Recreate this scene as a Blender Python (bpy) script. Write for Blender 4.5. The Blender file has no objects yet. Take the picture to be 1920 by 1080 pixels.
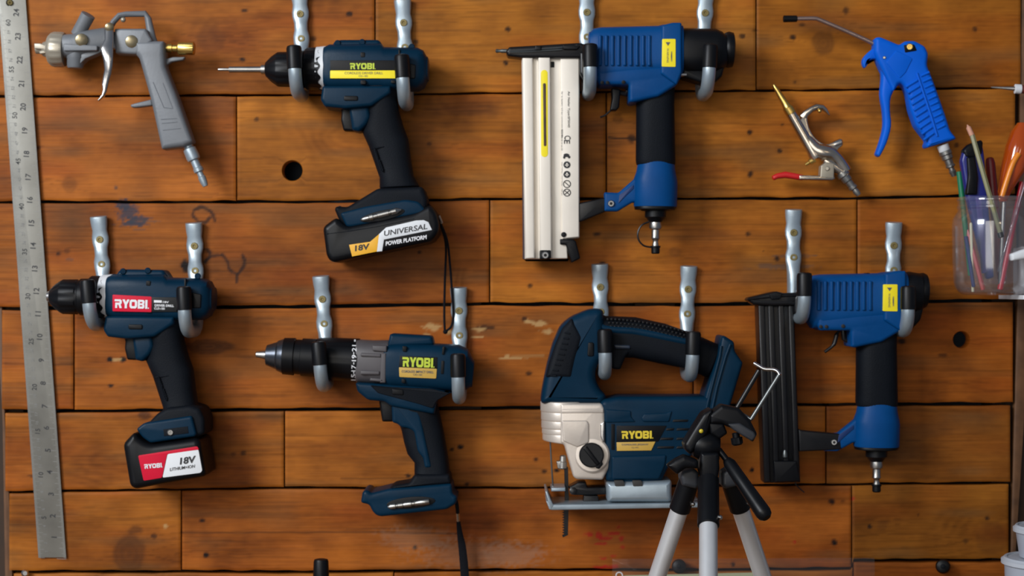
import bpy, bmesh, math, random
import numpy as np
from mathutils import Vector, Matrix, noise
random.seed(7)
SC = bpy.context.scene
COL = SC.collection
# ---------------------------------------------------------------- camera, world, lamps, exposure
S = 0.0006            # metres per photo pixel on the board wall
D = 1.9               # camera distance from the board wall
ZC = 1.5              # height of the picture centre
cam_d = bpy.data.cameras.new('camera'); cam = bpy.data.objects.new('camera', cam_d); COL.objects.link(cam)
cam.location = (0, -D, ZC); cam.rotation_euler = (math.pi / 2, 0, 0)
cam_d.sensor_width = 36; cam_d.lens = 36 * D / (1920 * S)
cam_d.clip_start = 0.05; cam_d.clip_end = 50
cam_d.dof.use_dof = True; cam_d.dof.focus_distance = 1.62; cam_d.dof.aperture_fstop = 7.0
SC.camera = cam
wd = bpy.data.worlds.new('world'); SC.world = wd; wd.use_nodes = True
bg = wd.node_tree.nodes['Background']; bg.inputs[0].default_value = (0.55, 0.66, 0.85, 1); bg.inputs[1].default_value = 0.22
def area(name, loc, target, sx, sy, power, col):
    l = bpy.data.lights.new(name, 'AREA'); l.shape = 'RECTANGLE'; l.size = sx; l.size_y = sy
    l.energy = power; l.color = col
    o = bpy.data.objects.new(name, l); COL.objects.link(o); o.location = loc
    o.rotation_euler = (Vector(target) - Vector(loc)).to_track_quat('-Z', 'Y').to_euler()
    return o
area('window_daylight', (-2.0, -2.3, 2.65), (0.0, 0, 1.5), 1.1, 1.1, 95, (0.93, 0.96, 1.0))
area('frontal_fill', (-0.75, -3.3, 1.95), (0.0, 0, 1.5), 1.5, 1.9, 27, (1.0, 0.94, 0.85))  # broad frontal fill added behind the camera; no doorway is known there
area('room_lamp', (0.9, -2.3, 2.1), (0.1, 0, 1.5), 0.22, 0.22, 1.3, (1.0, 0.80, 0.55))
SC.view_settings.view_transform = 'Standard'; SC.view_settings.look = 'None'
SC.view_settings.gamma = 1; SC.view_settings.use_curve_mapping = False
SC.view_settings.exposure = 0.0

# ---------------------------------------------------------------- helpers
XF = [lambda x, y: (x, y)]
def W(x, y, d):
    x, y = XF[0](x, y); k = S * (1 - d / D)
    return Vector(((x - 960) * k, -d, ZC + (540 - y) * k))
def K(d): return S * (1 - d / D)
def Q(ox, oy, s):                     # enlarged-view coordinates -> photo pixels
    def f(*pts): return [(ox + p[0] / s, oy + p[1] / s) for p in pts]
    return f
def rnd(poly, r, n=4):                # round the corners of a polygon (pixels)
    out = []; m = len(poly)
    for i in range(m):
        p = Vector(poly[i]); a = Vector(poly[i - 1]); b = Vector(poly[(i + 1) % m])
        da = (a - p); db = (b - p); la, lb = da.length, db.length
        if la < 1e-6 or lb < 1e-6: continue
        rr = min(r, la * .45, lb * .45)
        s = p + da / la * rr; e = p + db / lb * rr
        for j in range(n + 1):
            t = j / n; q = s * (1 - t) ** 2 + p * 2 * t * (1 - t) + e * t * t
            out.append((q.x, q.y))
    return out
def spline(pts, n=6):
    P = [Vector(p) for p in pts]; out = []
    for i in range(len(P) - 1):
        p0 = P[max(i - 1, 0)]; p1 = P[i]; p2 = P[i + 1]; p3 = P[min(i + 2, len(P) - 1)]
        for j in range(n):
            t = j / n
            out.append(0.5 * ((2 * p1) + (p2 - p0) * t + (2 * p0 - 5 * p1 + 4 * p2 - p3) * t * t + (3 * p1 - p0 - 3 * p2 + p3) * t ** 3))
    out.append(P[-1]); return [tuple(v) for v in out]
def rect(x0, y0, x1, y1): return [(x0, y0), (x1, y0), (x1, y1), (x0, y1)]
def rrect(cx, cy, w, h, rot=0):
    c, s = math.cos(math.radians(rot)), math.sin(math.radians(rot))
    return [(cx + x * c - y * s, cy + x * s + y * c) for x, y in ((-w/2, -h/2), (w/2, -h/2), (w/2, h/2), (-w/2, h/2))]
def ell(cx, cy, rx, ry, n=24, rot=0):
    c, s = math.cos(math.radians(rot)), math.sin(math.radians(rot)); o = []
    for i in range(n):
        a = 2 * math.pi * i / n; x, y = rx * math.cos(a), ry * math.sin(a)
        o.append((cx + x * c - y * s, cy + x * s + y * c))
    return o

class MB:
    def __init__(s): s.v = []; s.f = []; s.flat = []; s.weld = False
    def rings(s, R, cap=True, close=True):
        b = len(s.v); n = len(R[0])
        for r in R: s.v.extend(r)
        for i in range(len(R) - 1):
            for j in range(n):
                k = (j + 1) % n
                s.f.append((b + i*n + j, b + i*n + k, b + (i+1)*n + k, b + (i+1)*n + j))
        if cap:
            s.flat += [len(s.f), len(s.f) + 1]
            s.f.append(tuple(b + j for j in reversed(range(n))))
            e = b + (len(R) - 1) * n; s.f.append(tuple(e + j for j in range(n)))
        return s
    def prism(s, poly, d0, d1, bev=0.0015, seg=3, dref=None, both=True):
        dr = (d1 if bev <= .0006 else d0 * .4 + d1 * .6) if dref is None else dref
        P = [W(x, y, dr) for x, y in poly]; P = [(p.x, p.z) for p in P]
        Pn = [P[0]]
        for p in P[1:]:
            if (p[0]-Pn[-1][0])**2 + (p[1]-Pn[-1][1])**2 > 1e-10: Pn.append(p)
        if (Pn[0][0]-Pn[-1][0])**2 + (Pn[0][1]-Pn[-1][1])**2 < 1e-10: Pn.pop()
        P = Pn
        A = sum(P[i-1][0] * P[i][1] - P[i][0] * P[i-1][1] for i in range(len(P)))
        if A < 0: P.reverse()
        n = len(P); N = []
        for i in range(n):
            a, p, b = P[i-1], P[i], P[(i+1) % n]
            e1 = Vector((p[0]-a[0], p[1]-a[1])).normalized(); e2 = Vector((b[0]-p[0], b[1]-p[1])).normalized()
            n1 = Vector((-e1.y, e1.x)); n2 = Vector((-e2.y, e2.x)); m = n1 + n2
            if m.length < 1e-6: m = n1
            m.normalize(); c = max(m.dot(n1), 0.5); N.append(m / c)
        R = []; bev = min(bev, (d1 - d0) * .49); s.weld = s.weld or bev > .0004
        I = [Vector(P[i]) + N[i] * bev for i in range(n)]; O = [Vector(p) for p in P]
        for it in range(60):                       # collapse edges the inset has turned over
            bad = [i for i in range(n) if (I[(i+1) % n] - I[i]).dot(O[(i+1) % n] - O[i]) < -1e-12]
            if not bad: break
            B = set(bad); done = set()
            for i in bad:
                if i in done or (i - 1) % n in B and len(B) < n: continue
                run = [i]; j = i
                while j in B and len(run) <= n: done.add(j); j = (j + 1) % n; run.append(j)
                m = sum((I[q] for q in run), Vector((0, 0))) / len(run)
                for q in run: I[q] = m.copy()
        def ring(ins, d):
            f = ins / bev if bev > 0 else 0
            return [(O[i].x + (I[i].x - O[i].x) * f, -d, O[i].y + (I[i].y - O[i].y) * f) for i in range(n)]
        if both:
            for i in range(seg + 1):
                a = math.pi / 2 * i / seg; R.append(ring(bev * (1 - math.sin(a)), d0 + bev * (1 - math.cos(a))))
        else: R.append(ring(0, d0))
        for i in range(seg + 1):
            a = math.pi / 2 * (1 - i / seg); R.append(ring(bev * (1 - math.sin(a)), d1 - bev * (1 - math.cos(a))))
        return s.rings(R)
    def loft(s, secs, dc=0.04, n=2.6, seg=28, rc=0.0015):
        L = []
        for q in secs:
            d = q[5] if len(q) > 5 else dc
            a = W(q[0], q[1], d); b = W(q[2], q[3], d)
            L.append(((a + b) / 2, (b - a) / 2, q[4]))
        def ext(c, o):
            ax = (c[0] - o[0])
            if ax.length < 1e-7: return []
            ax.normalize(); ul = c[1].length; E = []
            for f, g in ((.5, .13), (.85, .48), (1, .95)):
                sc = max(1 - rc * g / ul, .05); E.append((c[0] + ax * rc * f, c[1] * sc, max(c[2] - rc * g, c[2] * .05)))
            return E
        if rc: L = list(reversed(ext(L[0], L[1]))) + L + ext(L[-1], L[-2])
        R = []
        for c, u, h in L:
            r = []
            for i in range(seg):
                a = 2 * math.pi * i / seg; cc, ss = math.cos(a), math.sin(a)
                x = math.copysign(abs(cc) ** (2 / n), cc); y = math.copysign(abs(ss) ** (2 / n), ss)
                r.append(c + u * x + Vector((0, -1, 0)) * h * y)
            R.append(r)
        return s.rings(R)
    def lathe(s, p0, p1, prof, seg=32, flute=None, wave=None, closed=False):
        a = W(*p0); b = W(*p1); ax = (b - a).normalized(); k = K(p0[2])
        up = Vector((0, -1, 0)) if abs(ax.y) < .9 else Vector((0, 0, 1))
        e1 = (up - ax * up.dot(ax)).normalized(); e2 = ax.cross(e1); R = []
        for i, (t, r) in enumerate(prof):
            ring = []
            for j in range(seg):
                an = 2 * math.pi * j / seg; rr = r; tt = t
                if flute and flute[2] <= t <= flute[3] and math.cos(flute[0] * an) > flute[4]: rr = r - flute[1]
                if wave and i in wave[2]: tt = t + wave[1] * math.cos(wave[0] * an)
                ring.append(a + ax * tt * k + (e1 * math.cos(an) + e2 * math.sin(an)) * rr * k)
            R.append(ring)
        if closed: R.append(R[0]); return s.rings(R, cap=False)
        return s.rings(R)
    def tube(s, pts, r, seg=12, flat=None, cap=True):
        P = [W(*p) for p in pts]; n = len(P); R = []; e1 = None
        for i in range(n):
            t = (P[min(i+1, n-1)] - P[max(i-1, 0)]).normalized()
            if e1 is None:
                up = Vector((0, -1, 0)) if abs(t.y) < .9 else Vector((0, 0, 1)); e1 = up
            e1 = (e1 - t * e1.dot(t)).normalized(); e2 = t.cross(e1)
            rr = (r[i] if isinstance(r, (list, tuple)) else r) * K(pts[i][2]); fl = rr if flat is None else flat * K(pts[i][2])
            R.append([P[i] + e1 * math.cos(2*math.pi*j/seg) * fl + e2 * math.sin(2*math.pi*j/seg) * rr for j in range(seg)])
        return s.rings(R, cap=cap)
    def ball(s, x, y, d, r, seg=16):
        pr = [(-r * math.cos(math.pi * i / 8), max(r * math.sin(math.pi * i / 8), .02)) for i in range(9)]
        return s.lathe((x, y, d), (x + 10, y, d), pr, seg)
    def text(s, string, cx, cy, h, d, rot=0, width=None, bold=0.0, ex=0.0003, shear=0):
        cu = bpy.data.curves.new('t', 'FONT'); cu.body = string; cu.size = 1; cu.align_x = 'CENTER'; cu.align_y = 'CENTER'
        cu.offset = bold; cu.resolution_u = 3; cu.shear = shear
        ob = bpy.data.objects.new('t', cu); me = bpy.data.meshes.new_from_object(ob)
        vs = [v.co.copy() for v in me.vertices]
        if not vs: return s
        x0 = min(v.x for v in vs); x1 = max(v.x for v in vs); y0 = min(v.y for v in vs); y1 = max(v.y for v in vs)
        sy = h / max(y1 - y0, 1e-6); sx = sy if width is None else width / (x1 - x0)
        c, sn = math.cos(math.radians(rot)), math.sin(math.radians(rot)); b = len(s.v)
        for v in vs:
            u = (v.x - (x0 + x1) / 2) * sx; w = -(v.y - (y0 + y1) / 2) * sy
            xx, yy = cx + u * c - w * sn, cy + u * sn + w * c; s.v.append(W(xx, yy, d(xx, yy) if callable(d) else d))
        for p in me.polygons: s.f.append(tuple(b + i for i in p.vertices))
        bpy.data.objects.remove(ob); bpy.data.curves.remove(cu); bpy.data.meshes.remove(me)
        return s
    def polys(s, L, d, thick=0.0004):
        for p in L: s.prism(p, d - thick, d, 0.00005, 1)
        return s
    def build(s, name, mat, parent=None, off=None, angle=35):
        off = off or Vector((0, 0, 0))
        me = bpy.data.meshes.new(name)
        me.from_pydata([(v[0]-off[0], v[1]-off[1], v[2]-off[2]) for v in s.v], [], s.f)
        bm = bmesh.new(); bm.from_mesh(me); bm.faces.ensure_lookup_table()
        for f in bm.faces: f.smooth = True
        for i in s.flat: bm.faces[i].smooth = False
        if s.weld: bmesh.ops.remove_doubles(bm, verts=bm.verts, dist=2e-6)
        bmesh.ops.recalc_face_normals(bm, faces=bm.faces); bm.to_mesh(me); bm.free()
        me.set_sharp_from_angle(angle=math.radians(angle))
        me.materials.append(mat); o = bpy.data.objects.new(name, me); COL.objects.link(o)
        if parent: o.parent = parent
        return o

class Thing:
    def __init__(s, name, label, cat, x, y, d, group=None):
        s.off = W(x, y, d); s.o = bpy.data.objects.new(name, None); COL.objects.link(s.o); s.o.location = s.off
        s.o.empty_display_size = .02
        s.o['label'] = label; s.o['category'] = cat
        if group: s.o['group'] = group
    def part(s, name, mb, mat, parent=None, label=None):
        o = mb.build(name, mat, parent or s.o, s.off)
        if label: o['label'] = label
        return o

LOGO = [
 (0.0, [[(-.1,1),(.75,1),(.95,.85),(.95,.55),(.8,.42),(.98,0),(.64,0),(.48,.38),(.3,.38),(.3,0),(0,0),(0,.62),(.62,.62),(.62,.76),(-.1,.76)]]),
 (1.02, [[(0,1),(.36,1),(.53,.7),(.72,1),(1.07,1),(.7,.42),(.7,0),(.36,0),(.36,.42)]]),
 (2.08, [[(.55,1),(.2,1),(0,.8),(0,.2),(.2,0),(.55,0),(.55,.26),(.38,.26),(.32,.32),(.32,.68),(.38,.74),(.55,.74)],
         [(.55,1),(.9,1),(1.1,.8),(1.1,.2),(.9,0),(.55,0),(.55,.26),(.72,.26),(.78,.32),(.78,.68),(.72,.74),(.55,.74)]]),
 (3.28, [[(0,1),(.3,1),(.3,0),(0,0)], [(.3,1),(.8,1),(.97,.86),(.97,.6),(.86,.5),(.97,.4),(.97,.14),(.8,0),(.3,0),(.3,.24),(.65,.24),(.65,.39),(.3,.39),(.3,.61),(.65,.61),(.65,.76),(.3,.76)]]),
 (4.36, [[(0,1),(.32,1),(.32,0),(0,0)]]), (4.76, [[(0,.14),(.14,.14),(.14,0),(0,0)]])]
def logo(cx, cy, w, h, d, rot=0):
    m = MB(); c, s = math.cos(math.radians(rot)), math.sin(math.radians(rot))
    for ox, ps in LOGO:
        for p in ps:
            q = []
            for x, y in p:
                u = ((x + ox) / 4.8 - .5) * w; v = -(y - .5) * h
                q.append((cx + u * c - v * s, cy + u * s + v * c))
            m.prism(q, d - .0003, d, .00003, 1)
    return m

# ---------------------------------------------------------------- materials
MATS = {}
def mat(name, col, rough=.5, metal=0.0, bump=0.0, bscale=400, var=0.0, vscale=30, trans=0.0, spec=.5, coat=0.0):
    m = bpy.data.materials.new(name); m.use_nodes = True; nt = m.node_tree; b = nt.nodes['Principled BSDF']
    b.inputs['Base Color'].default_value = (*col, 1); b.inputs['Roughness'].default_value = rough
    b.inputs['Metallic'].default_value = metal; b.inputs['Transmission Weight'].default_value = trans
    b.inputs['Specular IOR Level'].default_value = spec; b.inputs['Coat Weight'].default_value = coat
    tc = nt.nodes.new('ShaderNodeTexCoord')
    if var:
        nz = nt.nodes.new('ShaderNodeTexNoise'); nz.inputs['Scale'].default_value = vscale; nz.inputs['Detail'].default_value = 5
        nt.links.new(tc.outputs['Object'], nz.inputs['Vector'])
        r = nt.nodes.new('ShaderNodeValToRGB'); r.color_ramp.elements[0].position = .3; r.color_ramp.elements[1].position = .7
        r.color_ramp.elements[0].color = (*[max(c * (1 - var), 0) for c in col], 1); r.color_ramp.elements[1].color = (*[min(c * (1 + var), 1) for c in col], 1)
        nt.links.new(nz.outputs['Fac'], r.inputs['Fac']); nt.links.new(r.outputs['Color'], b.inputs['Base Color'])
        mr = nt.nodes.new('ShaderNodeMapRange'); mr.inputs['To Min'].default_value = max(rough - .1, .02); mr.inputs['To Max'].default_value = min(rough + .12, 1)
        nt.links.new(nz.outputs['Fac'], mr.inputs['Value']); nt.links.new(mr.outputs['Result'], b.inputs['Roughness'])
    if bump:
        n2 = nt.nodes.new('ShaderNodeTexNoise'); n2.inputs['Scale'].default_value = bscale; n2.inputs['Detail'].default_value = 3
        nt.links.new(tc.outputs['Object'], n2.inputs['Vector'])
        bp = nt.nodes.new('ShaderNodeBump'); bp.inputs['Strength'].default_value = bump; bp.inputs['Distance'].default_value = .001
        nt.links.new(n2.outputs['Fac'], bp.inputs['Height']); nt.links.new(bp.outputs['Normal'], b.inputs['Normal'])
    MATS[name] = m; return m
def clear(name, col, gl=.12, rough=.06, haze=.03):
    m = bpy.data.materials.new(name); m.use_nodes = True; nt = m.node_tree; nt.nodes.clear()
    out = nt.nodes.new('ShaderNodeOutputMaterial'); mix = nt.nodes.new('ShaderNodeMixShader')
    tr = nt.nodes.new('ShaderNodeBsdfTransparent'); tr.inputs[0].default_value = (*col, 1)
    g = nt.nodes.new('ShaderNodeBsdfGlossy'); g.inputs['Roughness'].default_value = rough; g.inputs[0].default_value = (.95, .97, 1, 1)
    fr = nt.nodes.new('ShaderNodeLayerWeight'); fr.inputs['Blend'].default_value = .5
    pw = nt.nodes.new('ShaderNodeMath'); pw.operation = 'POWER'; pw.inputs[1].default_value = 3
    ad = nt.nodes.new('ShaderNodeMath'); ad.operation = 'MULTIPLY_ADD'; ad.inputs[1].default_value = .75; ad.inputs[2].default_value = gl; ad.use_clamp = True
    nt.links.new(fr.outputs['Facing'], pw.inputs[0]); nt.links.new(pw.outputs[0], ad.inputs[0]); nt.links.new(ad.outputs[0], mix.inputs[0])
    nt.links.new(tr.outputs[0], mix.inputs[1]); nt.links.new(g.outputs[0], mix.inputs[2])
    df = nt.nodes.new('ShaderNodeBsdfDiffuse'); df.inputs[0].default_value = (.8, .82, .85, 1); m2 = nt.nodes.new('ShaderNodeMixShader'); m2.inputs[0].default_value = haze
    nt.links.new(mix.outputs[0], m2.inputs[1]); nt.links.new(df.outputs[0], m2.inputs[2]); nt.links.new(m2.outputs[0], out.inputs[0])
    return m
teal   = mat('teal_plastic', (.0007, .0185, .042), .42, spec=.14, bump=.08, var=.12)
rubber = mat('black_rubber', (.0028, .0044, .0075), .62, spec=.15, bump=.25, bscale=900, var=.2)
blackp = mat('black_plastic', (.0026, .003, .0042), .40, spec=.22, var=.15)
gunblk = mat('black_metal', (.005, .005, .006), .33, spec=.35, var=.2)
nblue  = mat('blue_enamel', (.0005, .052, .19), .45, spec=.14, bump=.1, var=.1)
bblue  = mat('bright_blue_plastic', (.0008, .105, .60), .45, spec=.14, var=.06)
zinc   = mat('galvanized_steel', (.36, .43, .48), .36, metal=.6, bump=.1, bscale=160, var=.12)
chrome = mat('chrome', (.55, .53, .51), .24, metal=1, var=.05)
steel  = mat('steel', (.40, .39, .37), .34, metal=1, var=.1)
bolt   = mat('bolt_steel', (.26, .26, .26), .36, metal=.9, var=.1)
dsteel = mat('dark_steel', (.12, .13, .13), .35, metal=.8, var=.2)
brass  = mat('brass', (.62, .42, .12), .32, metal=1, var=.15)
scrwb  = mat('yellow_zinc_screw', (.20, .155, .055), .5, metal=.4, var=.25)
alu    = mat('satin_aluminium', (.78, .72, .63), .5, metal=.25, bump=.05, var=.04)
castal = mat('cast_silver', (.62, .55, .48), .42, metal=.45, bump=.08, var=.06)
legal  = mat('tripod_aluminium', (.66, .67, .68), .36, metal=.5, var=.03)
gray   = mat('gray_paint', (.145, .155, .168), .45, metal=.1, bump=.1, var=.1)
tan    = mat('tan_alloy', (.38, .34, .27), .4, metal=.5, var=.15)
ggear  = mat('gear_housing_gray', (.075, .068, .072), .5, var=.12)
rulerm = mat('brushed_steel', (.195, .19, .168), .46, metal=.6, bump=.1, bscale=90, var=.3, vscale=14)
ink    = mat('dark_ink', (.02, .02, .022), .6)
inkg   = mat('gray_ink', (.10, .10, .10), .6)
yel    = mat('yellow_label', (.90, .74, .012), .45, var=.04)
gold   = mat('gold_label', (.55, .34, .06), .4, var=.05)
orange = mat('orange_label', (.80, .40, .012), .45)
white  = mat('white_label', (.68, .70, .72), .45)
redl   = mat('red_label', (.60, .007, .034), .42, spec=.2)
lime   = mat('lime_lettering', (.48, .58, .03), .45)
ylet   = mat('yellow_lettering', (.70, .52, .03), .45)
wlet   = mat('white_lettering', (.72, .72, .74), .5)
redp   = mat('red_vinyl', (.55, .012, .014), .4)
strapm = mat('black_cord', (.004, .0045, .007), .8, spec=.15, bump=.4, bscale=700)
# ---------------------------------------------------------------- the board wall
rng = np.random.RandomState(3)
LAT = rng.rand(64, 256, 256)
def vnoise(x, y, k):                   # smooth value noise, one layer k
    xi = np.floor(x).astype(int); yi = np.floor(y).astype(int); fx = x - xi; fy = y - yi
    fx = fx*fx*(3-2*fx); fy = fy*fy*(3-2*fy); T = LAT[k % 64]
    a = T[xi % 256, yi % 256]; b = T[(xi+1) % 256, yi % 256]; c = T[xi % 256, (yi+1) % 256]; d = T[(xi+1) % 256, (yi+1) % 256]
    return a*(1-fx)*(1-fy) + b*fx*(1-fy) + c*(1-fx)*fy + d*fx*fy
# seams between the rows: x -> y (photo pixels)
SEAM = [([-60, 2000], [-190, -190]), ([-60, 440, 700, 1140, 1420, 1900, 2000], [181, 178.5, 177, 172, 170, 164.5, 164]),
        ([-60, 600, 920, 1600, 1790, 2000], [379, 378, 373, 372, 367, 365]), ([-60, 400, 920, 1300, 1900, 2000], [579, 577, 570, 571, 563, 562]),
        ([-60, 440, 900, 1500, 2000], [772, 769, 766, 759, 757]), ([-60, 300, 520, 1000, 1500, 1900, 2000], [924, 919, 915, 915, 909, 906, 905]),
        None, ([-60, 2000], [1260, 1260])]
SEAM[6] = ([-60, 340, 560, 960, 1300, 1560, 1598, 1600, 1900, 2000], [1073, 1072, 1073, 1069, 1069, 1067, 1066, 1052, 1051, 1051])
GAPH = [3, 4, 5, 6, 6, 4.5, 6, 3]
ROWS = [  # (x0, x1, tint rgb multiplier: board colour with uneven light painted in, grain darkness)
 [(-60, 703, (1.02, .88, .85)), (703, 1418, (1.08, 1.06, .9)), (1418, 1916, (1.02, .96, .7))],
 [(-60, 443, (1.02, .84, .85)), (443, 1137, (1.08, 1.02, .9)), (1137, 1905, (1.22, 1.16, .95))],
 [(-60, 918, (.88, .72, .72)), (918, 1607, (1.10, 1.02, .85)), (1607, 1907, (.92, .82, .65))],
 [(2, 138, (.92, .76, .78)), (138, 1300, (1.0, .82, .78)), (1300, 1901, (.90, .70, .55))],
 [(8, 533, (1.0, .88, .85)), (533, 1549, (1.06, .95, .92)), (1549, 1896, (.68, .62, .58))],
 [(16, 340, (.95, .85, .75)), (340, 1597, (.96, .76, .72)), (1597, 1893, (.76, .74, .62))],
 [(24, 738, (1.0, .95, 1.0)), (738, 1600, (1.05, .92, .75)), (1600, 1890, (.8, .62, .55))]]
HOLES = [(548, 320, 19), (1803, 637, 15.5)]
# dark marks, nail heads and knots: x, y, rx, ry, strength, kind (n nail mark, k knot, r ring)
MARKS = [(459,20,7,3,.8),(655,26,6,5,.9),(455,112,6,4,.9),(481,224,5,4,.7),(804,270,5,4,.6),(587,73,6,5,.7),(779,78,6,5,.8),(952,55,5,5,.9),(948,118,5,5,.9),
 (1392,68,6,5,.8),(1185,260,9,8,.8),(1587,20,6,7,.7),(1486,70,6,5,.9),(1505,46,7,4,.6),(1829,54,5,5,.7),(1406,248,6,5,.9),(1462,283,5,4,.9),(1407,326,6,6,.9),
 (1491,154,3,3,.6),(1467,234,3,3,.7),(1794,272,5,5,.7),(1119,439,8,4,.8),(1129,495,7,4,.9),(910,614,18,5,.7),(1130,495,5,3,.8),(994,536,5,4,.8),(992,700,7,4,.8),
 (983,598,5,4,.8),(863,838,6,5,1.),(847,843,4,4,.9),(765,892,5,4,.9),(875,908,5,4,.8),(778,1026,5,4,.9),(1004,861,5,4,.8),(1020,884,5,4,.9),(1044,882,5,4,1.),
 (1403,439,5,4,.8),(1457,485,5,5,.9),(1432,470,2,2,.7),(1689,640,9,5,.9),(1767,666,8,4,.6),(1409,882,4,4,1.),(1557,940,5,4,.8),(1631,987,4,4,.9),(1722,966,3,2,.7),
 (1852,972,5,4,.8),(1812,1015,6,5,.5),(1564,1017,6,6,1.),(1561,941,5,5,.9),(1410,881,4,4,1.),(1374,1058,4,5,.9),(208,723,5,3,.9),(253,994,14,8,.5),(289,1005,6,5,.7),
 (380,976,6,4,.9),(387,1041,6,5,1.),(206,674,6,5,1.),(230,674,6,5,1.),(206,723,4,4,.7),(456,850,6,5,.7),(437,852,5,4,.5),(109,476,4,4,.8),(348,499,9,12,1.),(125,470,6,6,.4),
 (60,892,8,3,.6),(217,352,4,3,.5),(70,278,4,4,.8),(100,1000,6,3,.0),(696,35,3,3,.5),(1300,120,3,3,.3),(1580,940,4,3,.5),(168,150,4,3,.3),(786,473,4,3,.8)]
KNOTS = [(1544,80,20,21,.55),(396,75,26,24,.30),(130,346,14,14,.35),(243,1038,28,36,.60),(271,779,12,8,.75),(391,650,44,13,.75),(1158,223,9,9,.35),(1265,473,12,8,.35),
 (1655,985,9,9,.25),(1640,195,60,22,.35),(1860,1010,28,30,.28),(1545,250,3,3,0),(690,560,34,14,.2),(60,175,14,10,.35),(1250,178,60,9,.6)]
CURLS = [[(363,395),(378,388),(392,394),(400,405),(403,414)],[(363,395),(362,404),(372,416),(385,417),(392,408)],[(415,476),(426,490),(430,504),(444,513),(456,500),(458,488),(453,478)],
 [(380,466),(391,470),(393,480),(384,493)],[(384,490),(398,480),(415,478)],[(444,513),(443,530)],[(1170,320),(1500,321)]]
CRACKS = [([(340,998),(700,998),(860,1000)],.55),([(8,682),(136,684)],.5),([(1141,258),(1205,262)],.9),([(1420,57),(1412,58)],.6),([(703,57),(900,58)],.3),
 ([(960,668),(1020,667)],-.5),([(650,992),(820,990)],.2),([(640,898),(780,897)],.35),([(340,998),(343,998)],.4),([(1150,860),(1290,861)],.3)]
CHIPS = [(812,613,17,7),(842,622,9,4),(900,618,14,4),(1010,607,14,5),(1027,622,13,5),(990,603,8,4),(950,668,6,3),(310,987,4,4),(218,674,9,3),(800,628,8,3),(960,672,22,2),(895,632,12,2)]
REDS = [(1104,1001,8,5),(1122,1003,7,6),(1136,1009,14,4),(1150,1000,12,4),(1165,1010,5,5),(1128,1019,12,3),(1160,988,5,3),(1120,1064,14,5),(1145,1063,16,4),(1148,1043,6,3),(1131,1047,8,3),(1166,1025,4,4),(1490,1016,3,2),(1478,872,8,5),(1600,936,7,3)]
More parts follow.
